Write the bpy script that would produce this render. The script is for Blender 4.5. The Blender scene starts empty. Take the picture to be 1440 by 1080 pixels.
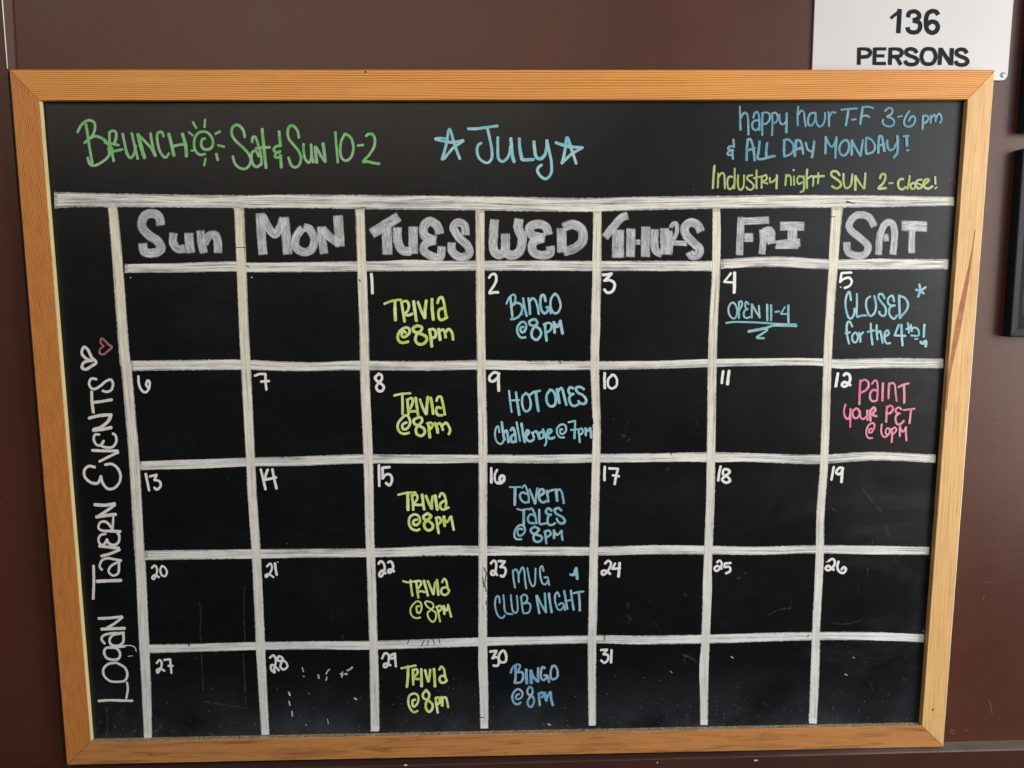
import bpy, math, random
from mathutils import Vector, Matrix, noise as mnoise

random.seed(7)
scene = bpy.context.scene
COL = scene.collection

# ---------------------------------------------------------------- camera
F_PX = 1080.0                                   # focal length for a 1440 px wide picture
CAM = Vector((-0.02376, -1.05705, 1.70667))     # the wall is the plane y = 0
ROT = Matrix(((0.999681, -0.007767, 0.024046),
              (-0.024847, -0.129024, 0.991330),
              (-0.004597, -0.991611, -0.129176)))   # columns: image right, image down, view direction
cam_data = bpy.data.cameras.new('camera')
cam = bpy.data.objects.new('camera', cam_data)
COL.objects.link(cam)
cam_data.sensor_width = 36.0
cam_data.lens = F_PX / 1440.0 * 36.0
cam_data.clip_start = 0.02
cam_data.clip_end = 50.0
m3 = Matrix((ROT.col[0], -ROT.col[1], -ROT.col[2])).transposed()
cam.matrix_world = Matrix.Translation(CAM) @ m3.to_4x4()
scene.camera = cam

# ---------------------------------------------------------------- world and lamps
world = bpy.data.worlds.new('World')
scene.world = world
world.use_nodes = True
world.node_tree.nodes['Background'].inputs[0].default_value = (0.62, 0.68, 0.80, 1)
world.node_tree.nodes['Background'].inputs[1].default_value = 0.10

def area(name, loc, target, sx, sy, power, color):
    ld = bpy.data.lights.new(name, 'AREA')
    ld.shape = 'RECTANGLE'; ld.size = sx; ld.size_y = sy
    ld.energy = power; ld.color = color
    o = bpy.data.objects.new(name, ld); COL.objects.link(o)
    o.location = loc
    o.rotation_euler = (Vector(target) - Vector(loc)).to_track_quat('-Z', 'Y').to_euler()
    return o
# daylight from a tall window to the right, two unseen lamps added behind the viewer for fill and sheen
area('window_light_right', (2.15, -1.22, 1.80), (0.0, 0, 1.7), 0.9, 1.7, 48.0, (1.0, 0.965, 0.90))
area('added_light_cool', (2.3, -2.5, 2.55), (0.4, 0, 1.6), 1.9, 2.0, 33.0, (0.90, 0.95, 1.0))
area('added_light_warm', (-0.75, -2.1, 2.75), (-0.2, 0, 1.75), 2.4, 0.9, 21.0, (1.0, 0.88, 0.72))
scene.view_settings.view_transform = 'Standard'
scene.view_settings.look = 'None'
scene.view_settings.exposure = 0.0
scene.view_settings.gamma = 1.0

# ---------------------------------------------------------------- helpers
def at(px, py, Y):
    """point of the plane y = Y seen at a position of the 1440 x 1080 photograph"""
    d = ROT @ Vector(((px - 720.0) / F_PX, (py - 540.0) / F_PX, 1.0))
    t = (Y - CAM.y) / d.y
    return CAM + d * t

def link(o, parent=None):
    COL.objects.link(o)
    if parent is not None:
        o.parent = parent
    return o

def empty(name, loc):
    o = bpy.data.objects.new(name, None)
    o.location = loc; o.empty_display_size = 0.05
    return link(o)

def tag(o, label=None, cat=None, group=None, kind=None):
    if label: o['label'] = label
    if cat: o['category'] = cat
    if group: o['group'] = group
    if kind: o['kind'] = kind
    return o

class MB:
    def __init__(s):
        s.v = []; s.f = []; s.uv = []; s.uv2 = []; s.mi = []; s.smooth = []
    def face(s, pts, uvs=None, uv2=None, mi=0):
        b = len(s.v); s.v += [Vector(p) for p in pts]
        s.f.append(tuple(range(b, b + len(pts))))
        s.uv += list(uvs) if uvs else [(0, 0)] * len(pts)
        s.uv2 += list(uv2) if uv2 else [(0, 0)] * len(pts)
        s.mi.append(mi)
    def box(s, lo, hi, mi=0):
        x0, y0, z0 = lo; x1, y1, z1 = hi
        P = [Vector(p) for p in ((x0,y0,z0),(x1,y0,z0),(x1,y1,z0),(x0,y1,z0),(x0,y0,z1),(x1,y0,z1),(x1,y1,z1),(x0,y1,z1))]
        for q in ((0,3,2,1),(4,5,6,7),(0,1,5,4),(1,2,6,5),(2,3,7,6),(3,0,4,7)):
            s.face([P[i] for i in q], mi=mi)
    def prism(s, pts, y_front, y_back, mi=0):
        """pts: (x, z) outline, counter-clockwise seen from the viewer (-y)"""
        n = len(pts)
        s.face([(x, y_front, z) for x, z in pts], mi=mi)
        s.face([(x, y_back, z) for x, z in reversed(pts)], mi=mi)
        for i in range(n):
            a = pts[i]; b = pts[(i + 1) % n]
            s.face([(a[0], y_front, a[1]), (a[0], y_back, a[1]), (b[0], y_back, b[1]), (b[0], y_front, b[1])], mi=mi)
    def build(s, name, mats, parent=None, origin=(0, 0, 0), merge=False, bevel=0):
        o = Vector(origin)
        me = bpy.data.meshes.new(name)
        me.from_pydata([v - o for v in s.v], [], s.f)
        l1 = me.uv_layers.new(name='UVMap'); l2 = me.uv_layers.new(name='Ends')
        for i, uv in enumerate(s.uv): l1.data[i].uv = uv
        for i, uv in enumerate(s.uv2): l2.data[i].uv = uv
        if not isinstance(mats, (list, tuple)): mats = [mats]
        for m in mats: me.materials.append(m)
        for p, mi in zip(me.polygons, s.mi): p.material_index = mi
        if merge:
            import bmesh
            bm = bmesh.new(); bm.from_mesh(me)
            bmesh.ops.remove_doubles(bm, verts=bm.verts, dist=1e-6)
            bmesh.ops.recalc_face_normals(bm, faces=bm.faces)
            bm.to_mesh(me); bm.free()
        me.validate(); me.update()
        ob = bpy.data.objects.new(name, me)
        link(ob, parent)
        # every object sits at its own place: the parent's world position is subtracted
        pw = Vector((0, 0, 0)); p = parent
        while p is not None:
            pw += p.location; p = p.parent
        ob.location = o - pw
        if bevel:
            b = ob.modifiers.new('edge', 'BEVEL'); b.width = bevel; b.segments = 2
            b.limit_method = 'ANGLE'; b.angle_limit = math.radians(40)
        return ob

# ---------------------------------------------------------------- materials
class NT:
    """tiny node builder"""
    def __init__(s, name):
        s.m = bpy.data.materials.new(name); s.m.use_nodes = True
        s.t = s.m.node_tree; s.t.nodes.clear()
        s.out = s.t.nodes.new('ShaderNodeOutputMaterial')
    def n(s, typ, **kw):
        nd = s.t.nodes.new('ShaderNode' + typ)
        for k, v in kw.items():
            if k.startswith('_'): setattr(nd, k[1:], v)
            else:
                key = int(k[1:]) if (k[0] == 'i' and k[1:].isdigit()) else k.replace('__', ' ')
                s.put(nd.inputs[key], v)
        return nd
    def put(s, sock, v):
        if isinstance(v, bpy.types.NodeSocket): s.t.links.new(v, sock)
        elif isinstance(v, (tuple, list)) and sock.type == 'RGBA' and len(v) == 3: sock.default_value = (*v, 1)
        else: sock.default_value = v
    def math(s, op, a, b=0.0, c=0.0, clamp=False):
        nd = s.t.nodes.new('ShaderNodeMath'); nd.operation = op; nd.use_clamp = clamp
        s.put(nd.inputs[0], a); s.put(nd.inputs[1], b)
        if len(nd.inputs) > 2: s.put(nd.inputs[2], c)
        return nd.outputs[0]
    def mix(s, f, a, b, blend='MIX'):
        nd = s.t.nodes.new('ShaderNodeMix'); nd.data_type = 'RGBA'; nd.blend_type = blend
        s.put(nd.inputs[0], f); s.put(nd.inputs[6], a); s.put(nd.inputs[7], b)
        return nd.outputs[2]
    def ramp(s, v, lo, hi, a=0.0, b=1.0):
        nd = s.n('MapRange', _clamp=True, i0=v); nd.inputs[1].default_value = lo; nd.inputs[2].default_value = hi
        nd.inputs[3].default_value = a; nd.inputs[4].default_value = b
        return nd.outputs[0]
    def scaled(s, vec, sx, sy, sz=1.0, off=(0, 0, 0)):
        nd = s.n('Mapping', i0=vec); nd.inputs['Scale'].default_value = (sx, sy, sz); nd.inputs['Location'].default_value = off
        return nd.outputs[0]
    def noise(s, vec, scale=1.0, detail=2.0, rough=0.5, dist=0.0):
        nd = s.n('TexNoise', Vector=vec); nd.inputs['Scale'].default_value = scale
        nd.inputs['Detail'].default_value = detail; nd.inputs['Roughness'].default_value = rough
        nd.inputs['Distortion'].default_value = dist
        return nd.outputs[0]
    def finish(s, shader):
        s.t.links.new(shader, s.out.inputs['Surface']); return s.m

def ink(name, pale, sat, alpha=0.9, amp=0.35, ku=3.0, kv=5.0, patch=0.5, dry=0.0, rough=0.75, tint=None, big=0.0, edge_soft=0.0):
    N = NT(name)
    uv = N.n('UVMap', _uv_map='UVMap').outputs[0]
    en = N.n('UVMap', _uv_map='Ends').outputs[0]
    es = N.n('SeparateXYZ', Vector=en)
    us = N.n('SeparateXYZ', Vector=uv)
    obj = N.n('NewGeometry').outputs['Position']
    # each stroke has its own offset (Ends.y), so no two repeat
    comb = N.n('CombineXYZ', i0=N.math('MULTIPLY', us.outputs[0], ku), i1=N.math('MULTIPLY', us.outputs[1], kv), i2=N.math('MULTIPLY', es.outputs[1], 37.0)).outputs[0]
    streak = N.noise(comb, 1.0, 3.0, 0.65)
    comb2 = N.n('CombineXYZ', i0=N.math('MULTIPLY', us.outputs[0], ku * 5), i1=N.math('MULTIPLY', us.outputs[1], kv * 2.2), i2=N.math('MULTIPLY', es.outputs[1], 91.0)).outputs[0]
    fine = N.noise(comb2, 1.0, 2.0, 0.7)
    grit = N.noise(obj, 900.0, 2.0, 0.6)
    s = N.math('ADD', N.math('MULTIPLY', streak, 0.62), N.math('ADD', N.math('MULTIPLY', fine, 0.25), N.math('MULTIPLY', grit, 0.13)))
    a = N.math('ADD', alpha, N.math('MULTIPLY', N.math('SUBTRACT', s, 0.5), amp * 4.0))
    if big:
        lowf = N.noise(N.n('CombineXYZ', i0=N.math('MULTIPLY', us.outputs[0], 0.9), i1=N.math('MULTIPLY', us.outputs[1], 0.7), i2=N.math('MULTIPLY', es.outputs[1], 11.0)).outputs[0], 1.0, 1.0)
        a = N.math('ADD', a, N.math('MULTIPLY', N.math('SUBTRACT', lowf, 0.5), big * 2.0))
    # edges of the stroke break up
    ev = N.math('ABSOLUTE', N.math('SUBTRACT', us.outputs[1], 0.5))
    edge = N.ramp(N.math('ADD', ev, N.math('MULTIPLY', N.math('SUBTRACT', grit, 0.5), 0.25)), 0.40 - edge_soft, 0.53, 1.0, 0.0 if edge_soft else 0.35)
    a = N.math('MULTIPLY', a, edge)
    if dry:
        e = N.math('SUBTRACT', es.outputs[0], N.math('MULTIPLY', fine, dry))
        a = N.math('MULTIPLY', a, N.ramp(e, -0.35 * dry, 0.0, 0.0, 1.0))
    a = N.math('MINIMUM', N.math('MAXIMUM', a, 0.0), 1.0)
    pt = N.noise(obj, 70.0, 2.0, 0.5)
    col = N.mix(N.ramp(pt, 0.5 - patch * 0.25, 0.5 + patch * 0.25), pale, sat)
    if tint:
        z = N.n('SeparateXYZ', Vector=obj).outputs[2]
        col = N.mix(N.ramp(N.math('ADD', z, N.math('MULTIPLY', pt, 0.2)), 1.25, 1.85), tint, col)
    # where the ink lies thin the edges dry paler
    col = N.mix(N.ramp(ev, 0.28, 0.5, 0.0, 0.5), col, pale)
    b = N.n('BsdfPrincipled', Base__Color=col, Roughness=rough)
    b.inputs['Specular IOR Level'].default_value = 0.25
    bp = N.n('Bump', Height=s); bp.inputs['Strength'].default_value = 0.15; bp.inputs['Distance'].default_value = 0.0004
    N.t.links.new(bp.outputs[0], b.inputs['Normal'])
    tr = N.n('BsdfTransparent')
    mx = N.n('MixShader', i0=a); N.t.links.new(tr.outputs[0], mx.inputs[1]); N.t.links.new(b.outputs[0], mx.inputs[2])
    return N.finish(mx.outputs[0])

INK = {
 'green':  ink('green_marker', (0.38, 0.62, 0.36), (0.20, 0.58, 0.17), 0.82, 0.42),
 'blue':   ink('light_blue_marker', (0.44, 0.68, 0.74), (0.22, 0.58, 0.70), 0.90, 0.30),
 'blueg':  ink('grey_blue_marker', (0.26, 0.46, 0.56), (0.12, 0.38, 0.52), 0.84, 0.36),
 'blueg2': ink('pale_blue_marker', (0.42, 0.64, 0.74), (0.20, 0.52, 0.66), 0.84, 0.25),
 'blue2':  ink('sky_blue_marker', (0.38, 0.55, 0.68), (0.16, 0.42, 0.66), 0.86, 0.25),
 'cyan':   ink('teal_marker', (0.46, 0.68, 0.73), (0.22, 0.54, 0.62), 0.84, 0.25),
 'lime':   ink('yellow_green_marker', (0.78, 0.88, 0.44), (0.58, 0.74, 0.13), 0.93, 0.26),
 'pink':   ink('pink_marker', (0.86, 0.38, 0.50), (0.86, 0.18, 0.35), 0.9, 0.2),
 'rose':   ink('dusty_rose_marker', (0.50, 0.24, 0.28), (0.40, 0.15, 0.19), 0.8, 0.25),
 'mauve':  ink('mauve_smudge', (0.22, 0.10, 0.13), (0.16, 0.06, 0.09), 0.55, 0.35),
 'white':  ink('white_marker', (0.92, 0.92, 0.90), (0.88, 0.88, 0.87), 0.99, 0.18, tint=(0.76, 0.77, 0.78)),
 'whitev': ink('grey_white_marker', (0.80, 0.78, 0.76), (0.72, 0.70, 0.69), 0.96, 0.14),
 'chalk':  ink('streaky_white_marker', (0.86, 0.89, 0.91), (0.76, 0.79, 0.82), 0.56, 0.55, ku=1.4, kv=8.0, dry=0.5, big=0.26),
 'line':   ink('white_paint_marker', (0.74, 0.75, 0.75), (0.66, 0.67, 0.68), 0.68, 0.60, ku=0.30, kv=5.5, dry=0.12, tint=(0.80, 0.80, 0.80), big=0.32),
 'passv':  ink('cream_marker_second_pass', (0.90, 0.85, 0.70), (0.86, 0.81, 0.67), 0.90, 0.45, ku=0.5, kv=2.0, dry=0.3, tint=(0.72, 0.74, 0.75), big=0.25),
 'lime2':  ink('pale_green_marker', (0.58, 0.68, 0.36), (0.44, 0.58, 0.16), 0.84, 0.32),
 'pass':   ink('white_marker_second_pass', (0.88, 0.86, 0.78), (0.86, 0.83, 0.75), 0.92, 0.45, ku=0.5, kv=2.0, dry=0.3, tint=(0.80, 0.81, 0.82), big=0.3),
 'linev':  ink('cream_paint_marker', (0.82, 0.78, 0.66), (0.74, 0.71, 0.62), 0.76, 0.55, ku=0.30, kv=5.0, dry=0.1, tint=(0.76, 0.76, 0.76), big=0.28),
 'fleck':  ink('chalk_fleck_paint', (0.72, 0.76, 0.77), (0.40, 0.52, 0.56), 0.75, 0.5),
 'ghost':  ink('faint_chalk', (0.26, 0.27, 0.29), (0.18, 0.19, 0.21), 0.07, 0.5, edge_soft=0.25),
 'black':  ink('bare_black_paint', (0.012, 0.012, 0.012), (0.01, 0.01, 0.01), 1.0, 0.1),
}

def wood_mat(name, light, dark, kind, stain=0.0, contrast=1.0, raw=None):
    N = NT(name)
    uv = N.n('UVMap', _uv_map='UVMap').outputs[0]
    sp = N.n('SeparateXYZ', Vector=uv); u = sp.outputs[0]; v = sp.outputs[1]
    slow = N.noise(N.scaled(uv, 5.0, 30.0), 1.0, 2.0)
    if kind == 'lines':        # straight grain seen edge on: fine dark annual rings
        ph = N.math('ADD', N.math('MULTIPLY', v, 6.283 / 0.0033), N.math('MULTIPLY', N.noise(N.scaled(uv, 2.2, 26.0), 1.0, 2.0), 13.0))
        w = N.math('SINE', ph)
        w = N.ramp(w, 0.0, 1.0, 0.0, 1.0)
        brk = N.ramp(N.noise(N.scaled(uv, 5.0, 90.0, off=(3, 1, 0)), 1.0, 2.0), 0.25, 0.6, 0.25, 1.0)
        g = N.math('MULTIPLY', w, brk)
    elif kind == 'ripple':     # cut across the grain: short slanting flecks
        ph = N.math('ADD', N.math('ADD', N.math('MULTIPLY', v, 6.283 / 0.0034), N.math('MULTIPLY', u, -6.283 / 0.011)), N.math('MULTIPLY', N.noise(N.scaled(uv, 22.0, 40.0), 1.0, 2.0), 8.0))
        w = N.ramp(N.math('SINE', ph), -0.3, 1.0, 0.0, 1.0)
        brk = N.ramp(N.noise(N.scaled(uv, 40.0, 160.0, off=(5, 2, 0)), 1.0, 2.0), 0.3, 0.7)
        g = N.math('MULTIPLY', N.math('MULTIPLY', w, brk), 0.75)
    else:                      # plain: faint long flecks
        g = N.math('MULTIPLY', N.ramp(N.noise(N.scaled(uv, 12.0, 320.0), 1.0, 3.0, 0.6), 0.45, 0.75), 0.55)
    pores = N.ramp(N.noise(N.scaled(uv, 55.0, 1500.0), 1.0, 2.0, 0.6), 0.5, 0.78)
    g = N.math('ADD', N.math('MULTIPLY', g, contrast), N.math('MULTIPLY', pores, 0.28), clamp=True)
    col = N.mix(g, light, dark)
    col = N.mix(N.ramp(slow, 0.3, 0.75, 0.0, 0.45), col, tuple(c * 0.72 for c in light))
    if stain:
        sn = N.noise(N.scaled(uv, 9.0, 90.0, off=(7, 3, 0)), 1.0, 5.0, 0.72, 0.5)
        col = N.mix(N.ramp(sn, 0.50, 0.70, 0.0, stain), col, (0.20, 0.075, 0.025))
        sp2 = N.noise(N.scaled(uv, 90.0, 130.0, off=(1, 9, 0)), 1.0, 2.0, 0.6)
        col = N.mix(N.ramp(sp2, 0.69, 0.76, 0.0, 0.65), col, (0.10, 0.05, 0.02))
    dust = N.n('NewGeometry').outputs['Position']
    gr = N.noise(dust, 45.0, 4.0, 0.6)
    col = N.mix(N.ramp(gr, 0.55, 0.8, 0.0, 0.25), col, (0.35, 0.22, 0.12))
    b = N.n('BsdfPrincipled', Base__Color=col, Roughness=0.5)
    N.t.links.new(N.ramp(g, 0, 1, 0.42, 0.62), b.inputs['Roughness'])
    b.inputs['Specular IOR Level'].default_value = 0.35
    bp = N.n('Bump', Height=g); bp.inputs['Strength'].default_value = 0.35; bp.inputs['Distance'].default_value = 0.0006; bp.invert = True
    N.t.links.new(bp.outputs[0], b.inputs['Normal'])
    return N.finish(b.outputs[0])

W_TOP = wood_mat('fir_straight_grain', (0.84, 0.36, 0.080), (0.36, 0.115, 0.020), 'lines', contrast=1.0)
W_LEFT = wood_mat('fir_rippled_grain', (0.64, 0.245, 0.056), (0.30, 0.095, 0.020), 'ripple', contrast=1.35)
W_RIGHT = wood_mat('pale_fir', (0.80, 0.49, 0.20), (0.52, 0.26, 0.085), 'plain', contrast=1.5)
W_BOT = wood_mat('worn_fir', (0.58, 0.255, 0.08), (0.34, 0.12, 0.035), 'plain', stain=0.85)
W_RAW_LIT = wood_mat('raw_edge_lit_pale', (0.95, 0.84, 0.44), (0.82, 0.64, 0.30), 'plain')  # raw wood, paled further so the side light is in its colour

def board_mat():
    N = NT('black_chalkboard_paint')
    pos = N.n('NewGeometry').outputs['Position']
    z = N.n('SeparateXYZ', Vector=pos).outputs[2]
    x = N.n('SeparateXYZ', Vector=pos).outputs[0]
    brush = N.noise(N.scaled(pos, 14.0, 1.0, 420.0), 1.0, 3.0, 0.6)
    mott = N.noise(pos, 9.0, 5.0, 0.6)
    base = N.mix(N.ramp(brush, 0.3, 0.7), (0.0018, 0.0021, 0.0027), (0.0040, 0.0042, 0.0047))
    # wiped chalk film: cloudy, more of it low down where it settles
    low = N.ramp(z, 1.05, 1.17, 1.0, 0.0)
    low = N.math('POWER', low, 1.8)
    smear = N.ramp(N.noise(N.scaled(pos, 5.0, 1.0, 9.0), 1.0, 6.0, 0.68, 0.8), 0.50, 0.78)
    right = N.ramp(x, 0.35, 0.55, 0.0, 1.0)
    f = N.math('ADD', N.math('MULTIPLY', smear, N.math('ADD', 0.08, N.math('MULTIPLY', right, 0.30))), N.math('MULTIPLY', low, N.ramp(mott, 0.34, 0.74, 0.08, 0.85)))
    base = N.mix(f, base, (0.060, 0.066, 0.078))
    # settled chalk grains
    vor = N.n('TexVoronoi', Vector=N.scaled(pos, 260.0, 1.0, 260.0), Scale=1.0)
    dot = N.ramp(vor.outputs['Distance'], 0.06, 0.20, 1.0, 0.0)
    pick = N.n('SeparateColor', Color=vor.outputs['Color']).outputs[0]
    thr = N.math('SUBTRACT', 0.999, N.math('MULTIPLY', low, 0.26))
    on = N.math('GREATER_THAN', pick, thr)
    dm = N.math('MULTIPLY', N.math('MULTIPLY', dot, on), 0.8)
    base = N.mix(dm, base, (0.30, 0.31, 0.32))
    # hairline scratches
    sc = N.noise(N.scaled(pos, 160.0, 1.0, 12.0, off=(2, 0, 5)), 1.0, 2.0, 0.6, 1.2)
    scr = N.math('MULTIPLY', N.ramp(sc, 0.74, 0.78), 0.16)
    base = N.mix(scr, base, (0.12, 0.12, 0.13))
    b = N.n('BsdfPrincipled', Base__Color=base)
    N.t.links.new(N.ramp(mott, 0.25, 0.8, 0.29, 0.40), b.inputs['Roughness'])
    b.inputs['Specular IOR Level'].default_value = 0.30
    bp = N.n('Bump', Height=N.math('ADD', N.math('MULTIPLY', brush, 0.7), N.math('MULTIPLY', mott, 0.6)))
    bp.inputs['Strength'].default_value = 0.12; bp.inputs['Distance'].default_value = 0.001
    N.t.links.new(bp.outputs[0], b.inputs['Normal'])
    return N.finish(b.outputs[0])

def wall_mat(name, col, rough):
    N = NT(name)
    pos = N.n('NewGeometry').outputs['Position']
    m = N.noise(pos, 5.0, 5.0, 0.6)
    roll = N.noise(pos, 420.0, 3.0, 0.6)
    c = N.mix(N.ramp(m, 0.3, 0.7), tuple(k * 0.85 for k in col), tuple(k * 1.15 for k in col))
    scuff = N.noise(N.scaled(pos, 30.0, 1.0, 150.0, off=(4, 0, 1)), 1.0, 5.0, 0.7, 0.7)
    c = N.mix(N.ramp(scuff, 0.66, 0.80, 0.0, 0.30), c, (0.16, 0.12, 0.11))
    vor = N.n('TexVoronoi', Vector=N.scaled(pos, 90.0, 1.0, 90.0), Scale=1.0)
    pick = N.n('SeparateColor', Color=vor.outputs['Color']).outputs[0]
    spk = N.math('MULTIPLY', N.ramp(vor.outputs['Distance'], 0.03, 0.10, 1.0, 0.0), N.math('GREATER_THAN', pick, 0.965))
    c = N.mix(N.math('MULTIPLY', spk, 0.4), c, (0.30, 0.22, 0.18))
    b = N.n('BsdfPrincipled', Base__Color=c)
    N.t.links.new(N.ramp(m, 0.2, 0.8, rough - 0.05, rough + 0.07), b.inputs['Roughness'])
    b.inputs['Specular IOR Level'].default_value = 0.34
    bp = N.n('Bump', Height=N.math('ADD', N.math('MULTIPLY', roll, 0.5), N.math('MULTIPLY', scuff, 0.4)))
    bp.inputs['Strength'].default_value = 0.30; bp.inputs['Distance'].default_value = 0.0010
    N.t.links.new(bp.outputs[0], b.inputs['Normal'])
    return N.finish(b.outputs[0])

def plain(name, col, rough=0.5, metal=0.0, spec=0.5, mott=0.08, scale=60.0, dustc=None, dustf=0.0):
    N = NT(name)
    pos = N.n('NewGeometry').outputs['Position']
    n1 = N.noise(pos, scale, 4.0, 0.6)
    c = N.mix(N.ramp(n1, 0.3, 0.7), tuple(k * (1 - mott) for k in col), tuple(min(1, k * (1 + mott)) for k in col))
    if dustc:
        d = N.noise(pos, scale * 6, 5.0, 0.7)
        c = N.mix(N.ramp(d, 0.40, 0.62, 0.0, dustf), c, dustc)
    b = N.n('BsdfPrincipled', Base__Color=c, Metallic=metal)
    N.t.links.new(N.ramp(n1, 0.2, 0.8, rough - 0.04, rough + 0.06), b.inputs['Roughness'])
    b.inputs['Specular IOR Level'].default_value = spec
    return N.finish(b.outputs[0])

BOARD = board_mat()
WALL = wall_mat('brown_wall_paint', (0.078, 0.0230, 0.0130), 0.38)
WALL_LOW = wall_mat('brown_wall_paint_lower', (0.054, 0.0190, 0.0140), 0.40)
def ledge_mat():
    N = NT('dusty_ledge_paint')
    pos = N.n('NewGeometry').outputs['Position']
    x = N.n('SeparateXYZ', Vector=pos).outputs[0]
    cl = N.noise(N.scaled(pos, 16.0, 40.0, 16.0), 1.0, 5.0, 0.6)
    fine = N.noise(pos, 600.0, 3.0, 0.6)
    f = N.math('MULTIPLY', N.ramp(N.math('ADD', x, N.math('MULTIPLY', cl, 0.25)), 0.45, 0.80, 0.10, 1.0), N.ramp(N.math('ADD', cl, N.math('MULTIPLY', fine, 0.5)), 0.40, 0.95, 0.55, 1.0))
    c = N.mix(f, (0.050, 0.017, 0.012), (0.20, 0.17, 0.155))
    b = N.n('BsdfPrincipled', Base__Color=c, Roughness=0.7)
    b.inputs['Specular IOR Level'].default_value = 0.3
    return N.finish(b.outputs[0])
LEDGE = ledge_mat()
TRIM = plain('brown_trim_paint', (0.115, 0.055, 0.048), 0.45, scale=90)
CAULK = plain('white_caulk', (0.92, 0.86, 0.86), 0.6)
PLASTIC = plain('white_sign_plastic', (0.62, 0.61, 0.61), 0.36, mott=0.03, scale=14)
PRINT = plain('black_sign_print', (0.012, 0.015, 0.018), 0.6, spec=0.12, mott=0.2, scale=120)
METAL = plain('zinc_screw_metal', (0.55, 0.55, 0.56), 0.32, metal=1.0)
SLOT = plain('dark_screw_recess', (0.03, 0.03, 0.03), 0.6)
BLACKF = plain('black_frame_lacquer', (0.007, 0.008, 0.012), 0.46, spec=0.16, mott=0.15)
GLAZE = plain('dark_poster_behind_glass', (0.012, 0.012, 0.015), 0.08, mott=0.2)
DUST = plain('chalk_dust_on_wood', (0.52, 0.42, 0.28), 0.85, dustc=(0.14, 0.11, 0.085), dustf=0.95, scale=55)
BROWNSTREAK = ink('resin_streak_wood', (0.50, 0.20, 0.075), (0.36, 0.13, 0.045), 0.85, 0.3, ku=2.0, kv=4.0, rough=0.5)
HOLE = plain('dark_nail_hole', (0.012, 0.008, 0.005), 0.9)
GAP = plain('dark_gap', (0.01, 0.006, 0.004), 0.9)

# ---------------------------------------------------------------- the setting: wall, ledge, lower wall, trim
pl = at(20, 1077.5, 0.0); pr = at(1440, 1040.5, 0.0)
def ledge_z(x): return pl.z + (pr.z - pl.z) * (x - pl.x) / (pr.x - pl.x)
LD = 0.0225                                  # depth of the ledge
X0, X1 = -1.9, 1.9
b = MB()
b.face([(X0, 0, ledge_z(X0)), (X1, 0, ledge_z(X1)), (X1, 0, 3.0), (X0, 0, 3.0)])
wall = b.build('wall', WALL, None, (0, 0, 1.5)); tag(wall, kind='structure')
b = MB()
b.face([(X0, -LD, 0.0), (X1, -LD, 0.0), (X1, -LD, ledge_z(X1) - 0.0015), (X0, -LD, ledge_z(X0) - 0.0015)])
lw = b.build('wall_lower', WALL_LOW, None, (0, -LD, 0.5)); tag(lw, kind='structure')
b = MB()                                      # the ledge: flat top with a softened, worn front edge
ns = 120
for i in range(ns):
    xa = X0 + (X1 - X0) * i / ns; xb = X0 + (X1 - X0) * (i + 1) / ns
    def prof(x):
        z = ledge_z(x); j = 0.0005 * mnoise.noise(Vector((x * 14, 0, 0)))
        return [(x, 0, z), (x, -LD + 0.0022 + j, z), (x, -LD + 0.0006 + j, z - 0.0005), (x, -LD, z - 0.0016)]
    A = prof(xa); B = prof(xb)
    for k in range(3):
        b.face([A[k], A[k + 1], B[k + 1], B[k]])
lg = b.build('ledge', LEDGE, None, (0, -LD / 2, ledge_z(0)), merge=True); tag(lg, kind='structure')

# vertical corner strip at the far left with a bead of pale caulk beside it
ztop = 3.0
def vx(xa, ya, xb, yb, Y):                    # a line of the wall given by two picture points, x at height z
    A = at(xa, ya, Y); B = at(xb, yb, Y)
    return lambda z: A.x + (B.x - A.x) * (z - A.z) / (B.z - A.z)
xl = vx(6, 0, 13.2, 97, -0.0012); xr = vx(16.5, 0, 21.5, 97, -0.003)
zb = at(13, 97.5, 0).z - 0.004
b = MB()
zs = [zb + (ztop - zb) * i / 12 for i in range(13)]
for z0_, z1_ in zip(zs, zs[1:]):
    for (ya, yb, fa, fb) in ((0.0, -0.003, xl, xl), (-0.003, -0.003, xl, xr), (-0.003, 0.0, xr, xr)):
        b.face([(fa(z0_), ya, z0_), (fb(z0_), yb, z0_), (fb(z1_), yb, z1_), (fa(z1_), ya, z1_)])
tr = b.build('corner_strip', TRIM, None, (xl(1.9), 0, zb), merge=True); tag(tr, kind='structure')
xc0 = vx(2.6, 0, 10.6, 97, -0.001); xc1 = vx(5.6, 0, 12.6, 97, -0.001)
b = MB()
NS = 60
zs = [zb + 0.004 + (ztop - zb) * i / NS for i in range(NS + 1)]
for z0_, z1_ in zip(zs, zs[1:]):
    for k in range(4):
        t0, t1 = k / 4, (k + 1) / 4
        q = []
        for (z, t) in ((z0_, t0), (z0_, t1), (z1_, t1), (z1_, t0)):
            jit = 0.0003 * mnoise.noise(Vector((z * 60, 3, 0)))
            a_, c_ = xc0(z) - jit, xc1(z) + jit * 0.5
            q.append((a_ + (c_ - a_) * t, -0.0032 * math.sin(math.pi * t) ** 0.6 - 0.0001 if 0 < t < 1 else 0.0, z))
        b.face(q)
ck = b.build('caulk_bead', CAULK, None, (xc0(1.9), 0, zb), merge=True); tag(ck, kind='structure')
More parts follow.
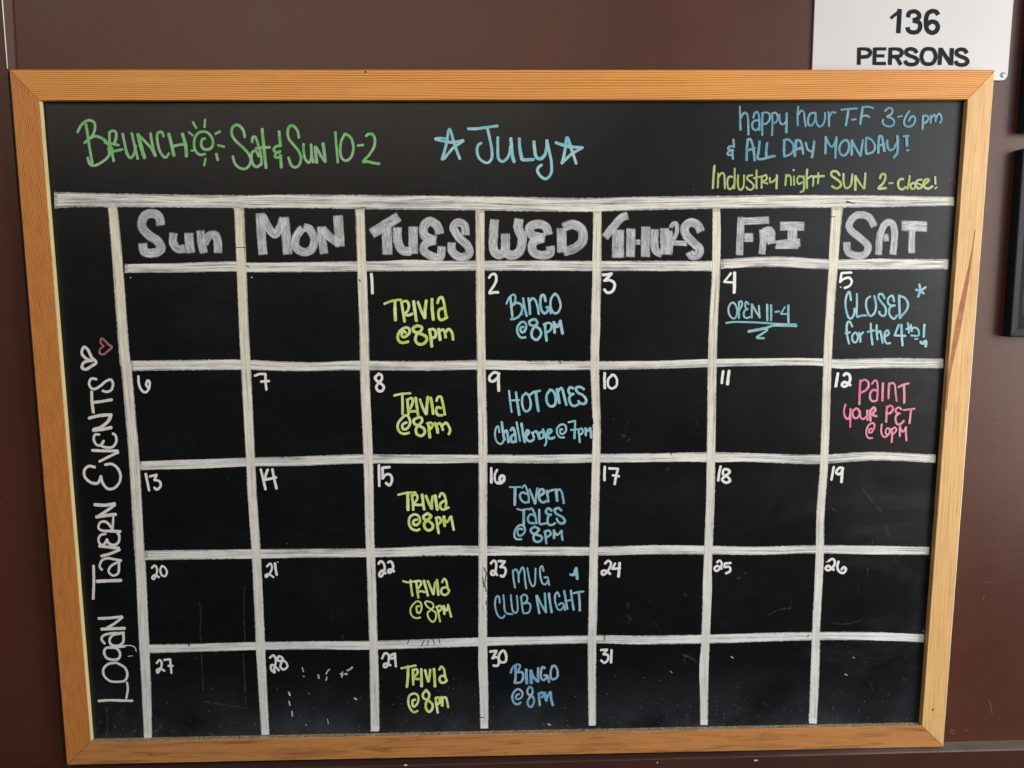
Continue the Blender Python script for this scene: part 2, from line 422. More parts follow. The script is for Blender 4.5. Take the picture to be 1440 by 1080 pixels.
# seam beside the strip running down behind the frame
xs0 = vx(10.8, 100, 89, 1060, -0.0004)
b = MB()
zlo = ledge_z(-0.7)
for i in range(30):
    z0_ = zlo + (zb + 0.003 - zlo) * i / 30; z1_ = zlo + (zb + 0.003 - zlo) * (i + 1) / 30
    b.face([(xs0(z0_) - 0.0002, -0.0004, z0_), (xs0(z0_) + 0.0018, -0.0004, z0_), (xs0(z1_) + 0.0018, -0.0004, z1_), (xs0(z1_) - 0.0002, -0.0004, z1_)])
sm = b.build('wall_seam', GAP, None, (xs0(1.5), 0, zlo)); tag(sm, kind='structure')

# ---------------------------------------------------------------- the chalkboard
YF = -0.0170          # front of the frame
YB = -0.0085          # painted surface
O_PX = [(13, 97.5), (1400, 98), (1327.5, 1050.5), (94, 1076)]          # outer corners TL TR BR BL
I_PX = [(55, 141), (1361, 139.6), (1296.5, 1020.5), (127.5, 1043.5)]   # inner corners
OC = [at(x, y, YF) for x, y in O_PX]; IC = [at(x, y, YF) for x, y in I_PX]
# the frame stands on the ledge: nothing may sink into it
base = Vector(((OC[2].x + OC[3].x) / 2, -0.008, (OC[2].z + OC[3].z) / 2))
print('frame bottom left/right z', OC[3].z, OC[2].z, 'ledge', ledge_z(OC[3].x), ledge_z(OC[2].x))
board = empty('chalkboard', base)
tag(board, 'large black chalkboard in a pale wooden frame with a hand-lettered July calendar of events', 'chalkboard')

def rail(i, mat, side_inner, side_outer, seed, wav, cham=0.0011):
    """one mitred rail: outer edge OC[i]->OC[i+1], inner edge IC[i]->IC[i+1]"""
    j = (i + 1) % 4
    oa, ob_, ia, ib = OC[i], OC[j], IC[i], IC[j]
    L = (ob_ - oa).length; dirv = (ob_ - oa).normalized()
    nst = 90; b = MB(); rows = []
    gap = 0.00038 / L
    for k in range(nst + 1):
        t = gap + (1 - 2 * gap) * k / nst
        o = oa.lerp(ob_, t); n_ = ia.lerp(ib, t)
        w = (o - n_).normalized(); W_ = (o - n_).length
        jo = wav * mnoise.noise(Vector((t * L * 45, seed, 0))) + wav * 0.7 * mnoise.noise(Vector((t * L * 170, seed, 4)))
        ji = wav * 0.6 * mnoise.noise(Vector((t * L * 38, seed + 5, 0)))
        o = o + w * jo; n_ = n_ - w * ji
        ch = cham + 0.0005 * mnoise.noise(Vector((t * L * 90, seed + 9, 0)))
        pts = []; vv = []
        def P(base_, off, y, v): pts.append(Vector((base_.x, y, base_.z)) - w * off); vv.append(v)
        P(o, 0, 0.0 - 0.0002, -0.017); P(o, 0, YF + ch, -0.001)
        P(o, ch, YF, 0.0005)
        for q in (0.25, 0.5, 0.75):
            mid = o.lerp(n_, q); pts.append(Vector((mid.x, YF, mid.z))); vv.append(W_ * q)
        P(n_, -0.0007, YF, W_ - 0.0005)
        P(n_, 0, YF + 0.0007, W_); P(n_, 0, -0.0002, W_ + 0.017)
        rows.append((pts, vv, (o.lerp(n_, 0.5) - oa).dot(dirv)))
    m = len(rows[0][0])
    for k in range(nst):
        A, va, ua = rows[k]; B, vb, ub = rows[k + 1]
        for q in range(m - 1):
            mi = 1 if (q <= 1 and side_outer) else (2 if (q >= m - 2 and side_inner) else 0)
            b.face([A[q], A[q + 1], B[q + 1], B[q]], [(ua, va[q]), (ua, va[q + 1]), (ub, vb[q + 1]), (ub, vb[q])], mi=mi)
    for A, va, ua in (rows[0], rows[-1]):
        b.face(A, [(ua, v) for v in va])
    org = (oa + ob_ + ia + ib) / 4; org.y = 0
    return b.build('frame_rail', [mat, side_outer or mat, side_inner or mat], board, org, merge=True)

r_top = rail(0, W_TOP, None, None, 1, 0.00010)
W_EDGE_LIT = wood_mat('sawn_edge_highlight', (0.95, 0.90, 0.68), (0.85, 0.74, 0.48), 'plain')  # sawn chamfer with its highlight from the right put into the colour
r_right = rail(1, W_RIGHT, None, W_EDGE_LIT, 2, 0.00030, 0.0022)
r_bot = rail(2, W_BOT, DUST, None, 3, 0.00018)
r_left = rail(3, W_LEFT, W_RAW_LIT, None, 4, 0.00025)
r_top['label'] = 'top rail with straight dark grain lines'
r_right['label'] = 'pale right rail with a brown streak and rough sawn outer edge'
r_bot['label'] = 'worn bottom rail with stains and chalk dust on its inner ledge'
r_left['label'] = 'orange left rail with rippled grain and pale inner edge'

# ---- ribbons
def catmull(P, step):
    if len(P) == 2: P = [P[0], ((P[0][0] + P[1][0]) / 2, (P[0][1] + P[1][1]) / 2), P[1]]
    Q = [P[0]] + P + [P[-1]]; out = []
    for i in range(1, len(Q) - 2):
        p0, p1, p2, p3 = (Vector(q) for q in Q[i - 1:i + 3])
        n = max(2, int((p2 - p1).length / step))
        for k in range(n):
            t = k / n
            out.append(0.5 * ((2 * p1) + (p2 - p0) * t + (2 * p0 - 5 * p1 + 4 * p2 - p3) * t * t + (3 * p1 - p0 - 3 * p2 + p3) * t ** 3))
    out.append(Vector(P[-1])); return out
def poly(P, step):
    out = []
    for a, b_ in zip(P, P[1:]):
        a, b_ = Vector(a), Vector(b_); n = max(1, int((b_ - a).length / step))
        out += [a.lerp(b_, k / n) for k in range(n)]
    out.append(Vector(P[-1])); return out

def ribbon(b, pts, width, Y, seed, round_cap=True, jit=0.06, ramp=0.0, widths=None):
    """a band of ink lying on the plane y = Y; pts and width are in picture pixels"""
    n = len(pts)
    if n < 2: return
    arc = [0.0]
    for a, c in zip(pts, pts[1:]): arc.append(arc[-1] + (c - a).length)
    L = max(arc[-1], 0.01)
    rows = []
    hw = width / 2
    def add(p, tan, s, k):
        nrm = Vector((-tan.y, tan.x))
        w0 = widths(s / L) / 2 if widths else hw
        jl = 1 + jit * mnoise.noise(Vector((s * 0.22, seed, 0))) * 1.6 + jit * 0.8 * mnoise.noise(Vector((s * 0.9, seed, 7)))
        jr = 1 + jit * mnoise.noise(Vector((s * 0.22, seed, 3))) * 1.6 + jit * 0.8 * mnoise.noise(Vector((s * 0.9, seed, 9)))
        rows.append((p + nrm * w0 * k * jl, p - nrm * w0 * k * jr, s))
    t0 = (pts[min(2, n - 1)] - pts[0]).normalized(); t1 = (pts[-1] - pts[max(0, n - 3)]).normalized()
    if round_cap:
        for q in (0.98, 0.8, 0.5, 0.25):
            add(pts[0] - t0 * hw * q * 0.8, t0, -hw * q * 0.8, math.sqrt(1 - q * q))
    for i in range(n):
        tan = (pts[min(i + 1, n - 1)] - pts[max(i - 1, 0)])
        if tan.length < 1e-6: tan = t0
        add(pts[i], tan.normalized(), arc[i], 1.0)
    if round_cap:
        for q in (0.25, 0.5, 0.8, 0.98):
            add(pts[-1] + t1 * hw * q * 0.8, t1, arc[-1] + hw * q * 0.8, math.sqrt(1 - q * q))
    tot = rows[-1][2] - rows[0][2]
    for (a0, a1, s0), (c0, c1, s1) in zip(rows, rows[1:]):
        y0 = Y - ramp * (s0 / L); y1 = Y - ramp * (s1 / L)
        e0 = min(s0 - rows[0][2], rows[-1][2] - s0) / 10; e1 = min(s1 - rows[0][2], rows[-1][2] - s1) / 10
        b.face([at(a0.x, a0.y, y0), at(a1.x, a1.y, y0), at(c1.x, c1.y, y1), at(c0.x, c0.y, y1)],
               [(s0 / 20, 0), (s0 / 20, 1), (s1 / 20, 1), (s1 / 20, 0)],
               [(e0, seed * 0.013), (e0, seed * 0.013), (e1, seed * 0.013), (e1, seed * 0.013)])

# resin streak and nail hole on the right rail
b = MB()
ribbon(b, catmull([(1371, 325), (1366, 360), (1360, 395), (1353, 430), (1345.5, 470), (1338, 510), (1333.5, 540), (1331, 575)], 2), 6, YF - 0.00015, 3,
       widths=lambda t: 1.0 + 7.5 * math.exp(-((t - 0.50) / 0.30) ** 2))
# streak follows the rail's inner edge at its lower end, so clip it to the face
lim = lambda z: IC[1].x + (IC[2].x - IC[1].x) * (z - IC[1].z) / (IC[2].z - IC[1].z) + 0.0009
for p in b.v:
    if p.x < lim(p.z): p.x = lim(p.z)
b.build('wood_streak', BROWNSTREAK, r_right, at(1355, 440, YF))
def disc(b, c, r, Y, n=14, wob=0.25, seed=0):
    b.face([(c.x + r * (1 + wob * mnoise.noise(Vector((math.cos(a) * 2, math.sin(a) * 2, seed)))) * math.cos(a), Y,
             c.z + r * (1 + wob * mnoise.noise(Vector((math.cos(a) * 2, math.sin(a) * 2, seed)))) * math.sin(a)) for a in [2 * math.pi * i / n for i in range(n)]])
b = MB(); c = at(1311.5, 998, YF); disc(b, c, 0.0016, YF - 0.0001); b.build('nail_hole', HOLE, r_right, c)
b = MB(); c = at(514, 101, YF); disc(b, c, 0.0012, YF - 0.0001, seed=4); b.build('nail_hole', HOLE, r_top, c)

# ---- painted panel, let into the frame
b = MB()
P = [at(40, 128, YB), at(1375, 128, YB), at(1310, 1034, YB), at(112, 1058, YB)]
bx0 = (OC[0].x + OC[3].x) / 2 + 0.012; bx1 = (OC[1].x + OC[2].x) / 2 - 0.012
bz0 = min(OC[2].z, OC[3].z) + 0.012; bz1 = min(OC[0].z, OC[1].z) - 0.012
b.face([(bx0, YB, bz0), (bx1, YB, bz0), (bx1, YB, bz1), (bx0, YB, bz1)])
surf = b.build('writing_surface', BOARD, board, ((bx0 + bx1) / 2, YB, (bz0 + bz1) / 2))

# ---- ruled grid: (points with widths)
H = [
 [(76,281.5,24),(100,281,22),(150,281.5,20),(240,282.5,19),(340,283.5,19),(420,283,20),(500,284,21),(590,285,21),(680,286,21),(760,287.5,21),(830,288,20),(910,286,20),(1000,284.5,19),(1080,283.5,19),(1170,283,19),(1250,283,17),(1340,283,13)],
 [(175,377.5,13),(250,376.5,14),(325,374.5,15),(350,376,14),(430,375.5,15),(505,374.5,15),(600,374,15),(680,373.5,15),(760,373.5,15),(835,374,15),(920,374,15),(1003,374,15)],
 [(1013,371.5,14),(1060,368.5,15),(1100,368,16),(1165,371.5,15),(1250,371.5,16),(1332,371.5,15)],
 [(183,514.5,15),(260,513.5,15),(340,513,15),(400,515,14),(440,515.5,13),(500,514,14),(600,514.5,14),(680,513,14),(760,514,14),(840,514,13),(920,513,12),(1000,510.5,12),(1080,509,11),(1150,509,11),(1180,511.5,14),(1260,510.5,15),(1325,511,14)],
 [(195,655,13),(260,653,13),(340,650,13),(420,648.5,14),(500,645.5,14),(600,645.5,13),(680,645,12),(760,645.5,13),(840,644.5,13),(920,643.5,13),(1000,642.5,14),(1060,643.5,13),(1145,646,14),(1230,641.5,13),(1314,645,12)],
 [(203,781,14),(270,780,14),(350,779,14),(430,778,13),(510,777.5,13),(560,776.5,14),(620,774.5,15),(680,774.5,14),(760,775,13),(840,775,13),(920,773,13.5),(1000,773.5,13),(1070,774.5,12),(1140,772.5,12),(1230,773.5,13),(1305,774.5,12)],
 [(201,912.5,13),(270,911,12),(360,908.5,12),(440,907.5,12),(515,907.5,13),(600,905,13),(680,902.5,13),(760,900.5,12),(840,899,12),(900,900,13),(1000,898.5,13),(1080,896,13),(1150,894.5,12),(1220,894.5,12),(1298,897.5,12)],
]
V = [
 [(158,288,14),(163,340,15),(167.5,400,15.5),(175,500,15.5),(178,520,15.5),(184,590,15.5),(189,650,15.5),(194.5,750,15),(198,800,15),(202.5,900,15),(206,970,14),(208,1036,12)],
 [(336,292,15),(339.5,370,14.5),(342.5,450,14.5),(346.5,530,14.5),(352,640,13.5),(355,700,13.5),(361,790,13.5),(366,900,13.5),(368.5,950,13),(373,1031,12)],
 [(506,294,14),(508.5,370,13.5),(512,460,14),(513.5,540,14),(518,650,14),(520,750,13),(522,800,13),(525,900,12.5),(526.5,960,13.5),(527.5,1026,13)],
 [(675,295,13.5),(675.5,400,13),(677,520,13),(679,620,13),(679,750,12.5),(679,900,13),(680.5,970,13),(681,1022,12)],
 [(840,296,12.5),(839.5,380,13),(837.5,450,13.5),(836.5,520,12.5),(839,600,12),(837.5,680,12.5),(835,780,12.5),(834,850,13),(832.5,920,12.5),(833,1018,11)],
 [(1007.5,293,11.5),(1007,380,12.5),(1003.5,450,13),(1001.5,520,13),(1000,640,12.5),(999,700,12.5),(995.5,790,12.5),(993,880,13),(990.5,940,12.5),(990,1017,11.5)],
 [(1177.5,291,18),(1175.5,315,15.5),(1171.5,380,13.5),(1168.5,420,13),(1165,480,12.5),(1163,530,12.5),(1159,650,12),(1154,720,12),(1152.5,790,12),(1148,880,12),(1146,950,13),(1143,1015,12)],
]
def grid_line(rows, mat, Y, seed, npass):
    pts = catmull([(x, y) for x, y, w in rows], 3.0)
    # width interpolated by position along the line
    horiz = abs(rows[-1][0] - rows[0][0]) > abs(rows[-1][1] - rows[0][1])
    k = 0 if horiz else 1
    def wid(t):
        lo = rows[0][k]; hi = rows[-1][k]; c = lo + (hi - lo) * t
        for a, d in zip(rows, rows[1:]):
            if a[k] <= c <= d[k]: return a[2] + (d[2] - a[2]) * (c - a[k]) / (d[k] - a[k])
        return rows[-1][2] if t > 0.5 else rows[0][2]
    b = MB(); b2 = MB()
    ribbon(b, pts, rows[0][2], Y, seed, round_cap=False, jit=0.07, widths=lambda t: wid(t) * 0.97)
    # the blunt dab where the marker was set down or lifted
    b3 = MB()
    e = pts[-1]; d = (pts[-1] - pts[-4]).normalized()
    ribbon(b2 if horiz else b3, poly([e - d * 5.0, e + d * 2.4], 1.0), rows[-1][2] * (0.97 if horiz else 0.9), Y - 0.00008, seed + 50, round_cap=False, jit=0.12)
    # further passes of the marker, each wandering a little and lifting off in places
    tot = len(pts)
    for q in range(npass):
        f0 = -0.36 + 0.72 * (q + 0.5) / npass
        off = []
        for i, p in enumerate(pts[2:-2]):
            tn = (pts[min(i + 4, tot - 1)] - pts[i]).normalized(); nn = Vector((-tn.y, tn.x))
            w_ = wid(i / tot)
            f = f0 + 0.16 * mnoise.noise(Vector((i * 0.035, seed * 3.3 + q * 7.7, 1)))
            off.append(p + nn * w_ * f)
        def pw(t, q=q):
            g = mnoise.noise(Vector((t * 9.0, seed * 5.1 + q * 3.7, 2)))
            return wid(t) * max(0.02, ((0.125 if horiz else 0.165) + 0.26 * g) * (1.35 if q in (0, npass - 1) else 0.85) * 4.0 / npass)
        ribbon(b2, off, 0, Y - 0.00002 - 0.000012 * q, seed + 80 + q, round_cap=False, jit=0.10, widths=pw)
    mid = rows[len(rows) // 2]
    nv = len(b.v); b.v += b2.v; b.f += [tuple(i + nv for i in f) for f in b2.f]; b.uv += b2.uv; b.uv2 += b2.uv2; b.mi += [1] * len(b2.mi)
    nv = len(b.v); b.v += b3.v; b.f += [tuple(i + nv for i in f) for f in b3.f]; b.uv += b3.uv; b.uv2 += b3.uv2; b.mi += [2] * len(b3.mi)
    return b.build('grid_line', [mat, INK['pass'] if horiz else INK['passv'], INK['white']], surf, at(mid[0], mid[1], Y), merge=True)
for i, r in enumerate(H): grid_line(r, INK['line'], YB - 0.00010, 11 + i, 5 if i == 0 else 4)
for i, r in enumerate(V): grid_line(r, INK['linev'], YB - 0.00024, 31 + i, 4)

